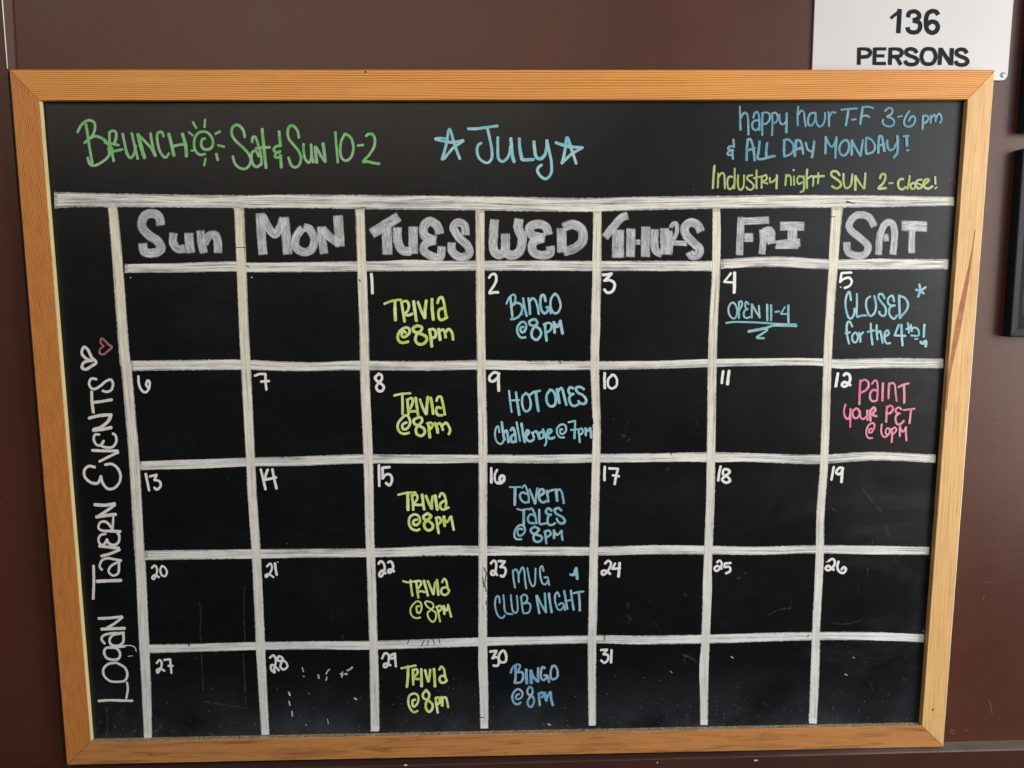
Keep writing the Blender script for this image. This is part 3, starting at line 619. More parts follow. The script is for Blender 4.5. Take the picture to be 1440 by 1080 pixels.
# ---- handwriting: strokes traced with a marker, one object per word group
STROKES = '''
#lettering|green|4.1|90,150,6|sale_heading|green lettering BRUNCH with a sun doodle at top left of the board
186,150 200,240 215,340 238,475
115,215 140,165 180,125 220,115 255,135 262,175 250,225 220,265 175,305
175,305 215,270 262,250 310,262 355,295 385,345 388,395 355,440 300,480 250,497 215,480 200,430
383,215 384,290 390,345
383,220 410,203 440,222 437,275 425,305
!345,302 400,312 460,325
378,350 385,400
402,345 408,400 420,458
400,382 440,372 490,362
495,230 510,300 530,390 560,432 590,400 604,330
572,225 590,300 608,380 622,440
w5.5 625,235 640,300 660,370 680,430
640,250 690,300 735,350 768,412
730,225 740,290 755,360 772,415
840,250 825,215 795,220 785,260 800,350 830,410 860,428 885,395
w5 885,230 905,310 928,412
920,335 970,322 1010,318
w5 1000,230 1020,300 1030,350 1033,418
1190,270 1165,278 1158,320 1170,350 1200,362 1240,350 1258,310 1247,260 1215,222 1175,210 1130,225 1103,270 1098,330 1112,375 1145,405 1190,400
w3.4 !1088,130 1115,180
w3.6 !1190,110 1186,172
w4 !1278,230 1315,210
w3.4 !1300,325 1352,338
w4 !1285,398 1298,450
w3.6 !1195,440 1183,495
w3 !1052,215 1090,245
w3 !1075,372 1105,366
#lettering|green|4.0|310,150,6||green lettering SAT & SUN 10-2 after the sun doodle
205,258 195,205 165,165 130,155 98,185 98,240 130,290 190,345 235,395 257,450 240,500 200,525 150,510 118,470 105,420
268,300 270,265 292,254 312,300 330,360 345,430 345,490
325,420 300,375 268,385 262,430 272,480 305,508 342,485
w4.6 352,190 360,280 370,380 385,515
300,350 360,345 415,342
w4.4 495,210 500,270 508,330
508,330 470,335 450,365 475,388 505,378
505,378 468,395 462,425 500,430 510,440
w4.6 505,410 510,450 514,512
662,262 650,205 615,162 580,170 567,220 580,275 620,325 660,375 680,430 665,490 630,512 595,490 575,430
700,315 703,380 715,440 745,472 765,440 768,380
765,320 770,400 783,470
w5 800,340 805,400 812,470
812,345 845,410 880,460
w4.6 865,310 875,380 885,465
w3.8 970,215 975,300 985,400 990,470
1045,240 1020,290 1010,370 1025,435 1065,455 1105,420 1122,350 1105,270 1065,235 1045,232
w3.8 !1160,328 1205,323
1230,247 1250,232 1285,235 1303,280 1295,340 1260,400 1205,462 1240,462 1290,475 1340,482
#lettering|blue|4.4|600,150,6||light blue lettering JULY between two stars
130,445 165,320 192,190 235,320 280,440
!145,440 220,350 308,288
308,285 200,300 75,275
w3 70,268 110,262 165,270
!350,187 420,187 598,162
512,180 530,260 548,350 550,430 520,472 480,465 440,430 425,370 435,325 460,308
600,260 600,350 605,430 635,462 675,440 700,390 708,330
w5 710,268 718,350 725,420 738,465
w5 782,270 785,340 800,425 815,448 900,445
w5 905,295 912,370 925,425 960,440 995,410 1012,350 1015,285
1015,290 1035,380 1052,470 1050,560 1010,608 965,590 935,545 945,510 970,492
1142,478 1165,380 1185,262 1225,370 1262,480
!1140,475 1220,400 1315,345
1315,345 1200,335 1090,303
w3.2 1095,310 1150,330 1210,345
#lettering|blueg|3.2|990,140,8||blue lettering HAPPY HOUR T-F 3-6 PM
w2.6 403,75 405,160 406,240
w3.6 406,230 408,280 410,340
412,210 440,160 472,150 492,190 498,280 500,395
555,205 570,155 600,140 620,200 624,345
622,240 575,235 542,270 548,320 580,345 618,320
660,150 655,260 655,400
650,155 700,145 740,170 735,230 700,270 665,272
768,180 770,260 765,400
765,160 805,148 830,190 822,240 790,265
850,170 850,230 868,275 905,270 930,230
w3.8 930,155 928,260 925,370
1060,80 1052,180 1055,290
1060,170 1095,125 1125,150 1132,230 1145,300
1240,150 1195,160 1170,220 1175,280 1210,290 1245,240 1255,160
1255,150 1262,240 1290,300 1335,285 1360,220 1362,150
1400,140 1405,220 1405,300
1405,200 1440,145 1480,148
!1545,115 1630,105 1720,100
w3.8 1625,110 1612,200 1595,290
w2.6 !1662,228 1708,222
w3.8 1785,85 1772,170 1758,275
1785,90 1840,80 1900,95
1780,190 1820,180 1858,195
2035,130 2080,95 2118,110 2110,160 2060,192 2115,212 2140,255 2112,298 2050,298 2010,262 2015,225
w2.4 !2182,195 2230,185
2310,130 2270,190 2250,250 2265,295 2310,305 2355,280 2375,230 2360,188 2325,200 2305,240
w3.6 2465,180 2462,250 2458,335
2462,195 2500,180 2525,210 2500,255 2470,260
2550,180 2550,262
2555,210 2590,170 2605,200 2605,245
2610,200 2645,160 2670,190 2672,225 2655,262
#lettering|blueg|3.5|990,140,8||blue lettering & ALL DAY MONDAY! under the happy hour line
330,450 335,500 338,535
335,525 285,530 275,558 330,572
325,575 270,592 272,622 325,622
320,600 325,668
w4 492,455 482,560 480,680
w4 490,455 525,450 555,550 570,685
485,575 530,560 570,545
w4 625,470 615,570 605,660 660,668 720,650 795,635
w4 710,490 700,570 702,650
w4 905,460 900,550 903,635
895,460 950,450 1000,500 1005,570 970,615 905,640
w4.8 1038,460 1022,560 1022,635
1040,460 1078,460 1105,530 1115,610
w4.5 1030,560 1100,545
1145,485 1165,560 1210,585
w4 1240,470 1230,560 1215,650
w4 1370,420 1368,520 1365,605
1370,425 1405,500 1435,530 1465,500 1490,430
w4 1490,425 1482,540 1478,655
1605,455 1560,470 1525,530 1530,600 1570,630 1612,600 1630,540 1625,480 1595,452
w4 1665,460 1662,540 1662,620
w4 1665,470 1710,550 1758,630
1788,455 1775,540 1762,630
1825,430 1820,520 1825,610
1830,430 1880,450 1920,510 1915,570 1880,600 1830,612
w4 1970,420 1962,500 1960,600
w4 1970,415 2000,415 2018,500 2030,580
1965,520 2030,500
2060,460 2065,530 2090,570 2135,550 2165,490
w4 2175,410 2180,520 2172,600 2135,650
!2245,415 2300,408
w4.6 !2278,420 2284,520
w3 !2280,572 2302,570
#lettering|lime2|3.2|990,140,8||yellow-green lettering INDUSTRY NIGHT SUN 2-CLOSE!
w4 118,745 108,860 100,995
160,830 158,920 155,990
165,870 200,825 228,850 232,930 235,1000
320,870 280,870 262,930 275,1000 310,1000 345,940
345,775 345,880 340,1000
385,850 380,930 390,1000 415,1015 445,970 450,850
545,850 495,860 485,890 530,930 560,970 540,1010 500,1010 475,985
592,795 590,900 590,1000
560,885 600,872 640,870
650,860 648,930 648,995
650,870 700,850 700,900 660,925 715,945
740,880 745,930 780,920 820,880
w3.8 820,850 818,930 815,1000
925,845 920,900 915,965
925,870 955,850 975,880 980,960
1012,865 1015,960
w3.4 !1006,790 1009,797
1105,870 1065,865 1048,910 1065,950 1105,930
1120,860 1125,950 1120,1020 1085,1042
w3.6 1160,785 1155,880 1158,995
1165,890 1210,860 1230,900 1225,970
1285,825 1285,900 1280,945
w4 1235,868 1350,860
w4 1525,850 1490,808 1440,812 1435,855 1490,895 1535,935 1535,975 1490,1000 1440,975
w3.6 1570,835 1570,920 1585,985 1620,995 1655,950 1668,840
w4.4 1705,860 1702,930 1702,1015
1708,865 1745,930 1792,1000
w4 1815,830 1810,920 1802,1000
w4 1980,885 1995,845 2030,840 2040,880 2015,940 1960,998 2000,1000 2048,995
w2.8 !2080,942 2125,938
w4 2240,895 2210,895 2185,930 2190,990 2230,1010 2270,985
w3.6 2312,860 2305,930 2290,1005
w3.8 2350,940 2325,960 2330,1000 2365,1000 2380,960 2355,935
2380,930 2385,970 2410,995
2450,900 2400,910 2395,940 2440,960 2450,990 2400,1005
w4 2460,960 2510,930 2530,900 2490,900 2470,940 2485,990 2530,1000 2570,975
w3.4 !2600,870 2603,948
w2.8 !2600,1002 2618,985
#doodle|mauve|4.2|1170,140,8||faint mauve smudge of a heart beside the frame
1315,905 1345,895 1375,910 1370,945 1335,920 1320,905
1360,930 1365,955
#day_heading|chalk|13|180,285,4.5|Sunday|
208,150 195,90 150,68 102,88 88,150 130,205 190,245 208,295 165,318 105,310 92,250
w12 290,185 285,250 315,292 368,290
w13 385,185 388,250 398,325
w12 460,170 465,250 482,325
w12 478,270 508,215 550,205 568,250 568,325
#day_heading|chalk|13|180,285,4.5||
w13 835,60 842,180 855,335
w12 845,75 890,160 930,200 960,160 985,90
w13.5 988,85 1000,200 1012,333
w12 1110,155 1065,215 1062,280 1110,312 1162,295 1178,230 1150,170 1105,155
w12 1222,145 1230,240 1242,330
w12 1225,160 1280,220 1350,265
w14 1328,75 1335,180 1342,285
#day_heading|chalk|13|510,285,4.5||
w15 50,200 130,150 235,85
w14.5 150,150 155,250 156,335
w13 218,150 222,240 250,300 315,308
w13.5 318,145 320,240 320,330
w13 490,205 470,145 420,118 385,160 398,215 470,240
w12 470,240 405,255 385,300 430,335 490,345 500,270
w12 650,212 645,145 600,125 575,160 610,220 665,275 672,325 620,345 568,310 562,245
#day_heading|chalk|13|510,285,4.5||
w13 835,100 828,200 828,290 858,330 900,300 903,190
w13.5 900,305 935,332 990,310 1010,230 985,160 990,95
w13 1175,210 1160,155 1110,135 1058,155 1072,205 1160,225
w12.5 1150,225 1080,250 1078,310 1130,332 1185,320 1185,268
w14 1258,155 1260,240 1260,322
w13.5 1262,160 1330,138 1385,170 1392,240 1340,290 1265,310
#day_heading|chalk|12|840,285,9||
w11.5 85,450 200,310 310,190 400,160
w17 265,330 262,500 262,710
w13 425,315 422,500 418,700
w7.5 470,500 560,500
w13 615,290 612,480 608,700
w11.5 728,325 722,500 745,610 830,650
w14 850,310 858,500 870,670
w10 910,340 918,500 905,670
w6 925,330 950,275 995,262 1010,330 990,420 950,475
w7.5 930,512 1040,512 1150,518
w12.5 1320,380 1265,280 1180,250 1108,310 1125,410 1210,500 1290,580 1280,655 1200,670 1160,610
#day_heading|chalk|10|1020,285,4.8||
w10.5 108,90 100,230 95,362
w10.5 112,125 200,122 302,118
w13 120,235 195,235
w10 250,175 255,260 245,355
w12 250,205 300,188 308,235 268,262
w10 275,262 345,248
w13 362,158 460,158 540,160
w14 455,160 450,262
w12 335,285 420,275 512,268
w4 330,303 500,303
#day_heading|chalk|10|1020,285,4.8||
w10.5 1010,168 965,95 890,85 842,130 842,180 900,230 962,290 945,345 885,358 828,330 820,258
w10 1035,360 1042,230 1080,142 1128,142 1143,220 1130,358
w11 1060,238 1110,235
w15 1182,155 1270,158 1368,162
w9.5 1260,180 1257,348
#date_number|white|4.3|510,380,9||
w4.6 110,48 118,150 124,290
#date_number|white|4.2|680,380,9||
70,95 100,55 145,50 162,100 145,170 75,285 130,280 185,280
#date_number|white|4.4|840,380,9||
!70,58 130,55 182,42 130,95 88,133
100,130 150,125 205,150 220,200 190,265 130,285 90,245
#date_number|white|3.6|1010,380,9||
!160,38 120,90 75,148 185,155
w5 208,32 206,150 202,282
#date_number|white|3.8|1170,380,9||
!245,30 122,35 102,150
100,150 150,110 215,95 250,140 225,195 160,225
w2 !106,214 112,216
#date_number|white|3.8|180,510,6||
88,115 92,180 115,232 148,250 178,215 182,165 165,150 152,185 175,215
#date_number|white|3.8|180,510,6||
!1070,110 1110,95 1160,95 1160,160 1168,228
1122,160 1190,155
#date_number|white|4.2|515,515,9||
160,98 115,140 130,180 180,215 222,260 200,312 150,310 128,260 165,205 198,160 190,112 155,95
#date_number|white|4.4|680,515,9||
190,95 135,78 78,130 82,182 130,188 180,140 195,90
w4.8 190,100 188,200 193,310
#date_number|white|3.8|820,510,6||
w4.2 183,88 180,150 183,215
248,105 212,140 212,195 243,218 280,195 285,145 265,108 240,103
#date_number|white|4.2|820,510,6||
w4.2 1182,72 1175,120 1170,172
w4.8 1232,70 1225,120 1218,182
#date_number|white|4.6|1160,515,9||
165,92 152,170 138,255
240,115 270,92 308,110 320,160 300,220 250,258 215,235 245,200 300,222 322,240
#date_number|white|3.8|180,510,6||
150,938 162,1000 178,1078
!185,960 242,945 222,990
222,990 265,1000 275,1040 245,1070 222,1055
#date_number|white|4.0|180,510,6||
1120,900 1140,980 1160,1068
1178,902 1162,950 1156,990
!1150,990 1250,968
1218,900 1235,985 1253,1062
#date_number|white|4.2|520,650,9||
w4 115,38 118,170 120,300
!250,62 160,70 165,205
160,205 210,155 265,165 280,230 250,292 205,262
#date_number|white|4.3|680,650,9||
97,75 98,160 98,258
w3.6 172,95 142,160 148,240 190,268
w4.8 170,260 220,262 258,225 255,180 225,172 205,200 210,240
#date_number|white|3.9|820,510,6||
w4.2 183,878 180,940 180,992
!220,892 295,895 278,955 266,1025
250,950 302,958
#date_number|white|4|820,510,6||
1160,875 1148,930 1140,995
1230,905 1190,900 1180,940 1215,960 1240,995 1205,1012 1172,985 1210,950 1238,920 1215,900
#date_number|white|4|1140,640,6||
195,100 185,155 175,208
275,112 240,108 215,145 240,162 268,135
w4.4 268,110 264,170 260,228
#date_number|white|3.2|190,780,6||
140,112 165,92 185,120 180,165 160,205 142,195 165,172 202,190
225,95 212,130 225,172 255,180 268,145 250,108 225,95
#date_number|white|3.2|190,780,6||
1112,100 1140,75 1155,110 1135,160 1105,190 1102,172 1130,165 1168,190
w4 1180,72 1185,120 1195,170
w1.6 !1203,62 1208,64
#date_number|white|3.8|520,780,9||
110,115 140,82 178,115 187,180 160,260 128,275 122,240 155,200 200,238
230,100 262,85 292,125 290,190 250,230 230,205 262,185 308,212
#date_number|white|3.9|680,780,9||
92,112 130,75 158,105 158,170 140,245 102,252 98,215 130,205 172,258
!190,82 272,85 212,158
215,155 268,165 280,220 250,275 215,265
#date_number|white|3.8|820,760,6||
185,195 210,172 235,190 225,230 195,275 165,290 158,262 190,255 228,282
!270,195 245,240 312,235
w4.4 308,190 305,240 298,305
#date_number|white|3.6|820,760,6||
1130,185 1152,170 1170,195 1160,230 1125,258 1108,235 1135,215 1168,240
!1245,190 1195,195 1190,225
1190,225 1235,225 1240,258 1205,278
#date_number|white|3.8|1140,640,6||
150,895 185,875 205,905 188,945 150,972 125,955 150,935 195,968
235,898 225,945 240,982 275,995 298,965 280,945 260,965
w1.5 !130,900 136,903
#date_number|white|3.4|190,780,6||
182,915 208,888 225,920 215,960 190,998 185,972 212,962 248,980
!245,888 295,882 300,940 307,998
280,938 318,938
#date_number|white|3.4|360,900,9||
175,225 215,195 245,225 250,290 230,370 238,410 195,380 190,325 225,320 290,385
295,210 270,230 290,265 340,260 385,290 395,340 350,375 310,340 320,290 345,250 320,215 285,205
#date_number|white|3.6|520,905,9||
155,190 190,125 235,140 240,210 215,290 180,295 180,260 215,255 262,275
308,130 265,150 262,185 300,182 315,130
318,125 322,200 330,290
#date_number|white|3.9|680,905,9||
!82,102 165,92 112,188
115,185 175,172 195,230 175,280 125,278
225,100 195,150 200,215 240,240 282,220 285,150 260,92 225,100
#date_number|white|3.6|820,760,6||
!150,925 205,920 170,960
170,960 208,968 210,1005 180,1032 152,1012
w4 240,925 238,975 235,1030
#lettering|lime|4.4|510,380,9||yellow-green TRIVIA @8PM lettering under Tuesday the 1st
w3.6 275,425 370,388 485,372
w5 408,385 410,510 415,632
490,400 510,520 530,650
495,402 555,392 585,440 570,510 530,555
535,560 580,570 625,552
w5 645,395 660,510 680,640
700,402 740,510 785,605
w5 805,385 790,500 788,600
w5 878,365 880,490 895,625
948,415 965,360 1005,345 1030,420 1045,520 1058,595
1020,480 970,500 958,560 975,622 1015,625 1068,595
545,790 515,770 495,800 505,842 545,838 590,795 590,745 545,725 480,760 445,830 455,890 500,918 575,905
w4.8 690,702 640,730 650,775 720,800 800,838 808,890 760,935 700,930 668,880 685,810 742,760 745,718 690,702
w5 845,750 862,850 875,965
840,758 895,745 925,790 915,845 875,855
w5 960,745 970,810 980,880
985,760 1020,755 1040,790 1050,850
1055,780 1090,745 1130,790 1145,878
#lettering|blue|3.6|680,380,9||light blue BINGO @8PM lettering under Wednesday the 2nd
340,345 350,450 365,590
w3 290,425 320,355 370,310 402,330 395,400 345,460
345,465 410,415 470,430 490,490 460,570 400,612 345,620
500,355 515,450 545,580
w2 !490,556 492,560
w4 568,355 582,450 588,555
580,400 620,355 660,390 685,470 698,555
w4 785,390 765,320 730,325 718,420 735,510 775,545 815,510 832,465
795,470 840,475 850,545
900,300 860,350 845,430 865,510 910,548 955,515 975,440 945,340 905,295
505,720 478,720 465,750 485,785 520,770 540,710 520,660 475,660 430,715 430,790 470,850 530,848
w3.9 620,625 578,650 590,690 650,710 705,740 730,800 700,860 660,880 612,840 612,770 650,710 680,670 660,628 615,622
w4.2 778,700 785,790 798,890
760,688 820,665 860,690 850,750 800,790
w4.2 890,655 895,720 900,790
w4.4 905,680 935,715 975,640
w4.6 970,640 985,720 1000,800
#lettering|cyan|2.9|1010,380,9||teal OPEN 11-4 lettering with zigzag underline in the 4th
210,420 165,415 130,480 140,560 185,610 225,590 240,510 220,440 190,408
262,400 262,500 262,608
262,402 295,395 302,440 270,500
385,430 352,400 342,450 355,488 375,490
360,492 325,530 330,590 370,605 400,590
425,430 425,520 425,600
430,435 475,520 525,600
515,450 518,520 525,595
w3.4 620,435 620,540 622,635
w3.4 668,440 670,540 668,635
w2.8 720,528 770,520
w2.6 !845,465 790,552 870,555
w3.6 888,445 886,550 890,660
w2.8 100,668 200,655 400,658 600,668 780,680 985,685
w4 988,705 850,700 700,700 590,735 385,775
w3 560,740 620,755 560,800 490,852 580,860
#lettering|blue|3.4|1170,380,9||light blue CLOSED FOR THE 4TH! lettering with star and heart
240,380 222,275 190,310 170,400 182,520 215,605 255,600 280,545 285,485
315,300 315,430 315,582 370,575 435,572
485,332 440,370 432,460 460,550 490,580 535,545 558,470 550,390 535,325
665,355 640,308 600,302 590,350 630,410 675,470 682,540 650,580 605,555 600,525
785,395 768,325 725,340 705,390 730,440 795,445
795,445 735,470 725,550 770,612 805,600 820,570
w4 850,320 852,450 860,605
850,325 920,350 960,420 945,500 870,590
w3.6 !1105,180 1120,255
w3.6 !1185,215 1120,260
w3.6 !1160,295 1120,258
w3.8 !1090,335 1118,262
w3.6 !1062,248 1120,260
255,712 225,652 195,665 185,740 195,840 215,930
170,800 225,785
290,790 255,830 265,900 305,908 330,850 310,795 285,790
345,790 355,840 360,905
350,830 395,785
490,675 495,800 512,940
450,780 530,762
565,695 565,790 575,875
570,800 608,770 625,830 638,920
665,840 720,805 702,762 670,790 665,870 690,925 735,922
!845,690 790,825 930,830
w4 878,690 882,820 892,950
960,670 970,730 975,790
940,745 1000,718
w3 1000,690 1005,740 1010,772
w3 1010,745 1045,725 1085,745 1100,790 1085,830 1000,825
w2.8 !1050,870 1082,868
w4 !1168,690 1160,840
w4.6 1120,908 1150,928 1185,895 1186,965
#lettering|lime|4.1|515,515,9||yellow-green TRIVIA @8PM lettering under Tuesday the 8th
w3.6 355,370 450,350 560,343
455,345 460,470 460,608
520,420 528,520 535,610
520,430 568,402 590,440 570,510 540,555
540,578 590,570 650,572
w4.5 625,400 640,500 655,608
680,420 710,510 750,600
w4.8 780,390 768,500 760,605
w4.6 815,400 835,500 848,602
890,440 905,395 945,388 965,450 985,550 995,612
945,530 900,520 885,570 910,618 965,620
510,712 470,730 455,770 480,800 525,780 555,720 540,650 500,622 450,660 405,720 400,790 435,842 490,855 540,842
w4.4 660,648 602,680 612,730 670,755 730,790 740,840 700,880 645,862 628,800 660,752 705,700 698,655 655,640
w4.6 788,720 795,800 805,900
770,725 820,715 842,750 800,805
w4.8 870,720 895,780 905,840
890,742 930,722 955,760 970,805
970,745 1010,715 1045,760 1062,810 1045,860
#lettering|blue|3.6|680,515,9||light blue HOT ONES CHALLENGE @7PM lettering under the 9th
w3 322,310 335,430 355,580
w3 330,435 450,428
w4 410,330 428,460 452,615
540,345 495,380 488,470 510,550 550,572 590,530 595,450 570,370 530,338
590,360 640,325 715,312
w4.4 662,330 675,450 695,565
w4 850,300 805,350 797,430 825,492 875,508 912,460 905,360 870,305 835,300
w4.4 930,290 945,380 960,465
w4 940,320 985,275 1010,340 1030,420 1048,490
w4 1135,280 1095,268 1075,310 1095,350 1140,352
w4 1120,355 1085,400 1105,480 1150,503 1200,480
w4 1270,290 1220,262 1170,275 1190,330 1260,370 1300,430 1280,472 1230,470 1200,440
w2.8 200,838 185,760 155,790 145,870 165,950 215,985 250,950 258,900
w4 230,708 245,830 265,930
w4 255,850 290,812 305,870 315,962
w4.2 345,810 370,780 395,830 405,910 410,955
w4 388,862 350,890 355,955 395,955
w3.2 418,710 440,830 462,945
w4 480,725 500,850 522,960
545,880 578,835 550,810 535,870 555,935 598,950 635,925
615,840 640,900
620,850 665,822 690,870 705,920
745,830 702,850 715,910 760,890 752,800
w3 755,800 785,890 795,960 775,1005
w4 800,872 860,822 830,800 805,840 820,900 860,915 895,898
w3 1000,800 970,800 975,850 1010,855 1045,810 1030,745 975,740 930,790 935,860 970,900 1020,900
w3 !1075,710 1160,690 1155,800
1155,800 1150,912
w2.8 1105,808 1195,797
w3.2 1200,800 1210,880 1218,960
w3 1200,805 1245,790 1255,840 1215,870
1290,785 1295,875
1295,790 1320,820 1345,785
1350,780 1358,830 1362,905
#lettering|pink|3.4|1160,515,9||pink PAINT YOUR PET @6PM lettering under Saturday the 12th
448,180 440,330 437,480
445,200 500,172 548,200 550,260 510,308 450,335
w3 595,225 630,182 660,195 668,300 660,430
660,310 610,300 572,350 578,420 620,445 662,425
w3.8 735,215 730,330 728,435
812,215 808,310 805,408
w3 810,240 850,210 885,240 895,340 908,440
930,265 990,235 1060,217
w4 1000,245 1005,350 1003,462
w3.2 260,485 242,560 255,640 300,665 320,600 325,540
w3 322,540 322,660 320,770
400,535 360,560 350,610 375,655 415,650 440,600 425,550 390,533
w3 445,570 450,640 485,670 520,640
w3.4 535,560 537,680
w4 570,560 575,688
w4 570,570 620,522 638,560 600,610 655,632
w3.6 785,510 780,610 775,705
785,518 840,500 862,540 830,590 790,600
w3.2 965,545 935,520 895,550 910,590 950,597
940,595 895,640 905,720 950,735 1000,690
w3 995,555 1070,545 1135,537
w3.6 1090,550 1080,640 1070,722
w2.8 595,790 565,800 560,838 598,830 628,760 610,720 560,740 525,810 530,880 560,910 600,907
w3 720,735 712,820 735,885 775,890 818,840 812,790 780,790 768,840 795,872
w3.2 840,790 850,870 845,962
w3 845,805 885,775 905,810 860,862
w3.4 950,765 948,885
w3 950,770 985,830 1025,775
w3.2 1025,770 1025,850 1032,938
#lettering|lime|4.0|520,650,9||yellow-green TRIVIA @8PM lettering under Tuesday the 15th
w3.4 360,412 470,388 580,382
w5 480,385 482,500 485,602
530,415 545,510 550,602
535,425 588,408 602,460 560,525
560,538 610,540 655,540
w4.4 662,410 675,510 688,598
w4.4 710,425 745,510 780,585
795,430 785,510 788,590
w4.8 828,420 840,510 855,600
880,440 905,395 942,415 965,500 960,570
940,490 898,520 892,570 930,600 998,572
600,725 560,735 550,780 590,795 635,750 615,680 560,662 505,700 497,780 530,840 590,862 630,848
w4.6 725,650 680,685 695,725 745,745 795,790 790,840 742,862 698,830 692,770 745,720 775,680 725,648
842,710 855,800 872,898
835,705 880,700 900,745 860,792
w5 938,690 940,750 948,805
w3.6 940,700 975,760 1020,690
1030,688 1045,770 1062,855
#lettering|blueg2|3.3|680,650,9||pale blue TAVERN TALES @8PM lettering under the 16th
w2.6 330,315 400,315 470,312
w4.2 400,320 397,420 395,540
w3 490,325 520,290 550,350 570,430 575,510
545,400 490,382 460,420 480,480 530,512 570,495
w3.4 580,345 620,440 650,525
680,330 665,430 655,520
w4 700,430 760,390 755,348 712,350 698,420 718,488 760,508 795,490
w3.6 800,360 812,430 820,500
800,400 840,362 885,350
w4.4 915,345 925,420 932,488
w3.2 930,370 960,342 990,380 1005,450 1015,520
w2.8 425,590 480,605 560,590
w4 510,605 508,690 508,790
w3.4 575,600 610,585 640,640 662,720 668,775
640,670 592,660 560,710 580,765 640,770
w3.4 705,600 705,690 712,780 760,778 815,768
w4 860,612 820,582 790,620 812,660 855,662
w3.4 840,665 810,710 820,780 860,795 905,772
w3.8 985,610 950,582 900,600 920,650 990,690 1030,740 1000,775 950,760 925,715
w3.2 490,850 450,842 428,880 448,928 490,918 522,870 510,810 460,795 410,840 388,910 410,968 480,975
w3.6 640,820 598,850 612,895 670,915 732,940 735,980 690,1008 642,990 635,930 680,880 700,845 640,815
775,875 785,950 795,1030
770,880 828,865 850,910 800,950
w3.8 890,860 892,960
895,875 930,920 985,870
w3.4 988,865 990,920 1000,985
#lettering|lime|3.5|520,780,9||yellow-green TRIVIA @8PM lettering under Tuesday the 22nd
w3.2 420,335 490,350 590,332
515,325 525,420 540,520
590,350 600,450 615,545
570,345 630,332 650,370 605,435
620,470 655,462 692,475
w4 685,330 710,420 735,518
w4 735,335 770,420 805,500
828,350 815,430 808,500
w4 850,320 860,410 868,508
915,350 940,305 970,340 985,420 1005,460
960,412 912,430 908,490 955,510 995,482 1005,450
w2.8 625,652 592,660 600,728 630,735 655,680 645,610 598,590 540,640 512,710 540,780 590,803 640,795
w2.8 720,590 700,610 730,660 790,700 835,740 830,820 790,850 745,800 732,740 770,700 805,660 790,610 720,588
w3 850,660 870,750 890,848
840,665 890,648 910,680 870,722
w4 935,650 945,750
w3 945,670 975,710 990,640
w3.4 990,635 1010,710 1030,785
#lettering|blueg2|2.9|680,780,9||pale blue MUG CLUB NIGHT lettering with a small heart under the 23rd
370,200 380,310 398,415
375,212 410,185 440,250 445,348
445,250 490,160 515,210 525,320 540,428
w2.6 555,170 570,260 590,350 622,400 650,370 655,280 658,175
760,205 740,145 715,180 718,270 745,360 785,375 815,330
770,290 810,290 830,382
w4 1100,252 1140,250 1168,175
w4.4 1135,258 1175,235
w4.6 1172,170 1180,240 1186,305
w2.7 205,610 195,535 165,530 145,600 155,700 190,780 235,803 268,770
w2.7 250,510 260,600 267,700 300,745 365,752
w2.7 345,510 352,600 367,700 400,738 432,700 428,600 420,520
475,530 485,630 500,728
470,540 510,505 550,530 545,590 500,620
500,622 570,612 595,660 570,730 510,742
w3.6 670,520 685,620 705,740
w3.2 680,520 730,630 790,730
w3.4 775,490 782,600 790,730
w3.6 828,490 840,600 862,728
960,530 935,475 905,520 910,610 940,690 985,695 1015,650
950,635 990,612 1020,640 1028,702
w3.3 1020,460 1040,570 1060,688
1035,590 1110,572
w3.3 1105,455 1120,570 1140,698
1140,490 1200,472 1265,467
w3.6 1205,475 1215,590 1218,708
#lettering|lime|3.9|520,905,9||yellow-green TRIVIA @8PM lettering under Tuesday the 29th
w3.6 400,312 480,298 580,278
w4.4 485,290 482,420 470,548
545,330 548,430 550,518
545,338 592,325 605,370 560,425
565,445 620,450
w4.4 652,325 654,430 656,540
700,335 720,420 740,480
765,330 755,420 745,480
w4.4 812,320 820,430 825,542
w3.6 880,330 905,292 940,330 950,400 970,460
955,412 902,412 882,450 905,493 950,490 975,465
w3.6 575,710 542,722 545,788 570,795 610,740 610,662 560,632 502,662 487,740 510,820 555,868 605,852
712,590 672,640 682,690 740,720 793,770 788,830 750,863 712,820 712,750 745,690 750,635 712,588
832,690 845,780 860,875
840,685 880,690 885,740 850,772
w5 910,680 918,782
w3.6 925,690 960,680 980,740 992,805
#lettering|blue2|3.7|680,905,9||sky blue BINGO @8PM lettering under Wednesday the 30th
w4 405,290 405,390 400,480
w3.2 345,370 370,300 430,265 462,280 445,330 410,362
410,365 480,362 503,410 480,480 430,498 390,492
w4.6 540,330 542,420 547,502
w5 600,345 602,430 605,498
w4.2 600,350 630,420 680,475
690,310 690,400 692,482
775,310 745,300 727,350 727,430 760,462 800,430
770,402 810,412 830,487
w3.6 870,290 850,350 852,430 885,453 933,420 935,340 902,282 865,290
w3.2 450,640 420,652 407,690 440,705 485,670 488,612 440,577 387,610 362,680 387,750 430,768 470,745
w3.4 580,550 555,590 565,640 620,670 640,730 610,798 572,790 557,740 590,670 620,620 610,562 578,548
w3.6 700,640 705,720 712,782
695,640 740,620 760,650 735,682
w4.8 775,625 795,720
w4 800,690 845,615 855,700 878,780
#doodle|whitev|4.4|100,470,7.2||white heart outline at the top of the vertical title
210,270 150,245 108,190 130,130 172,160 205,230 252,285 210,320 150,355 110,335 132,285 205,265
#doodle|rose|2.9|100,470,7.2||dusty pink heart outline beside the white heart
330,120 302,90 305,45 340,62 375,102 412,130 370,172 330,203 288,192 295,150 330,122
#lettering|whitev|3.8|100,470,7.2||white EVENTS lettering running up the left margin
255,455 205,450 182,495 202,545 245,553 300,520 350,478 400,460 424,500 410,560 365,583 320,573
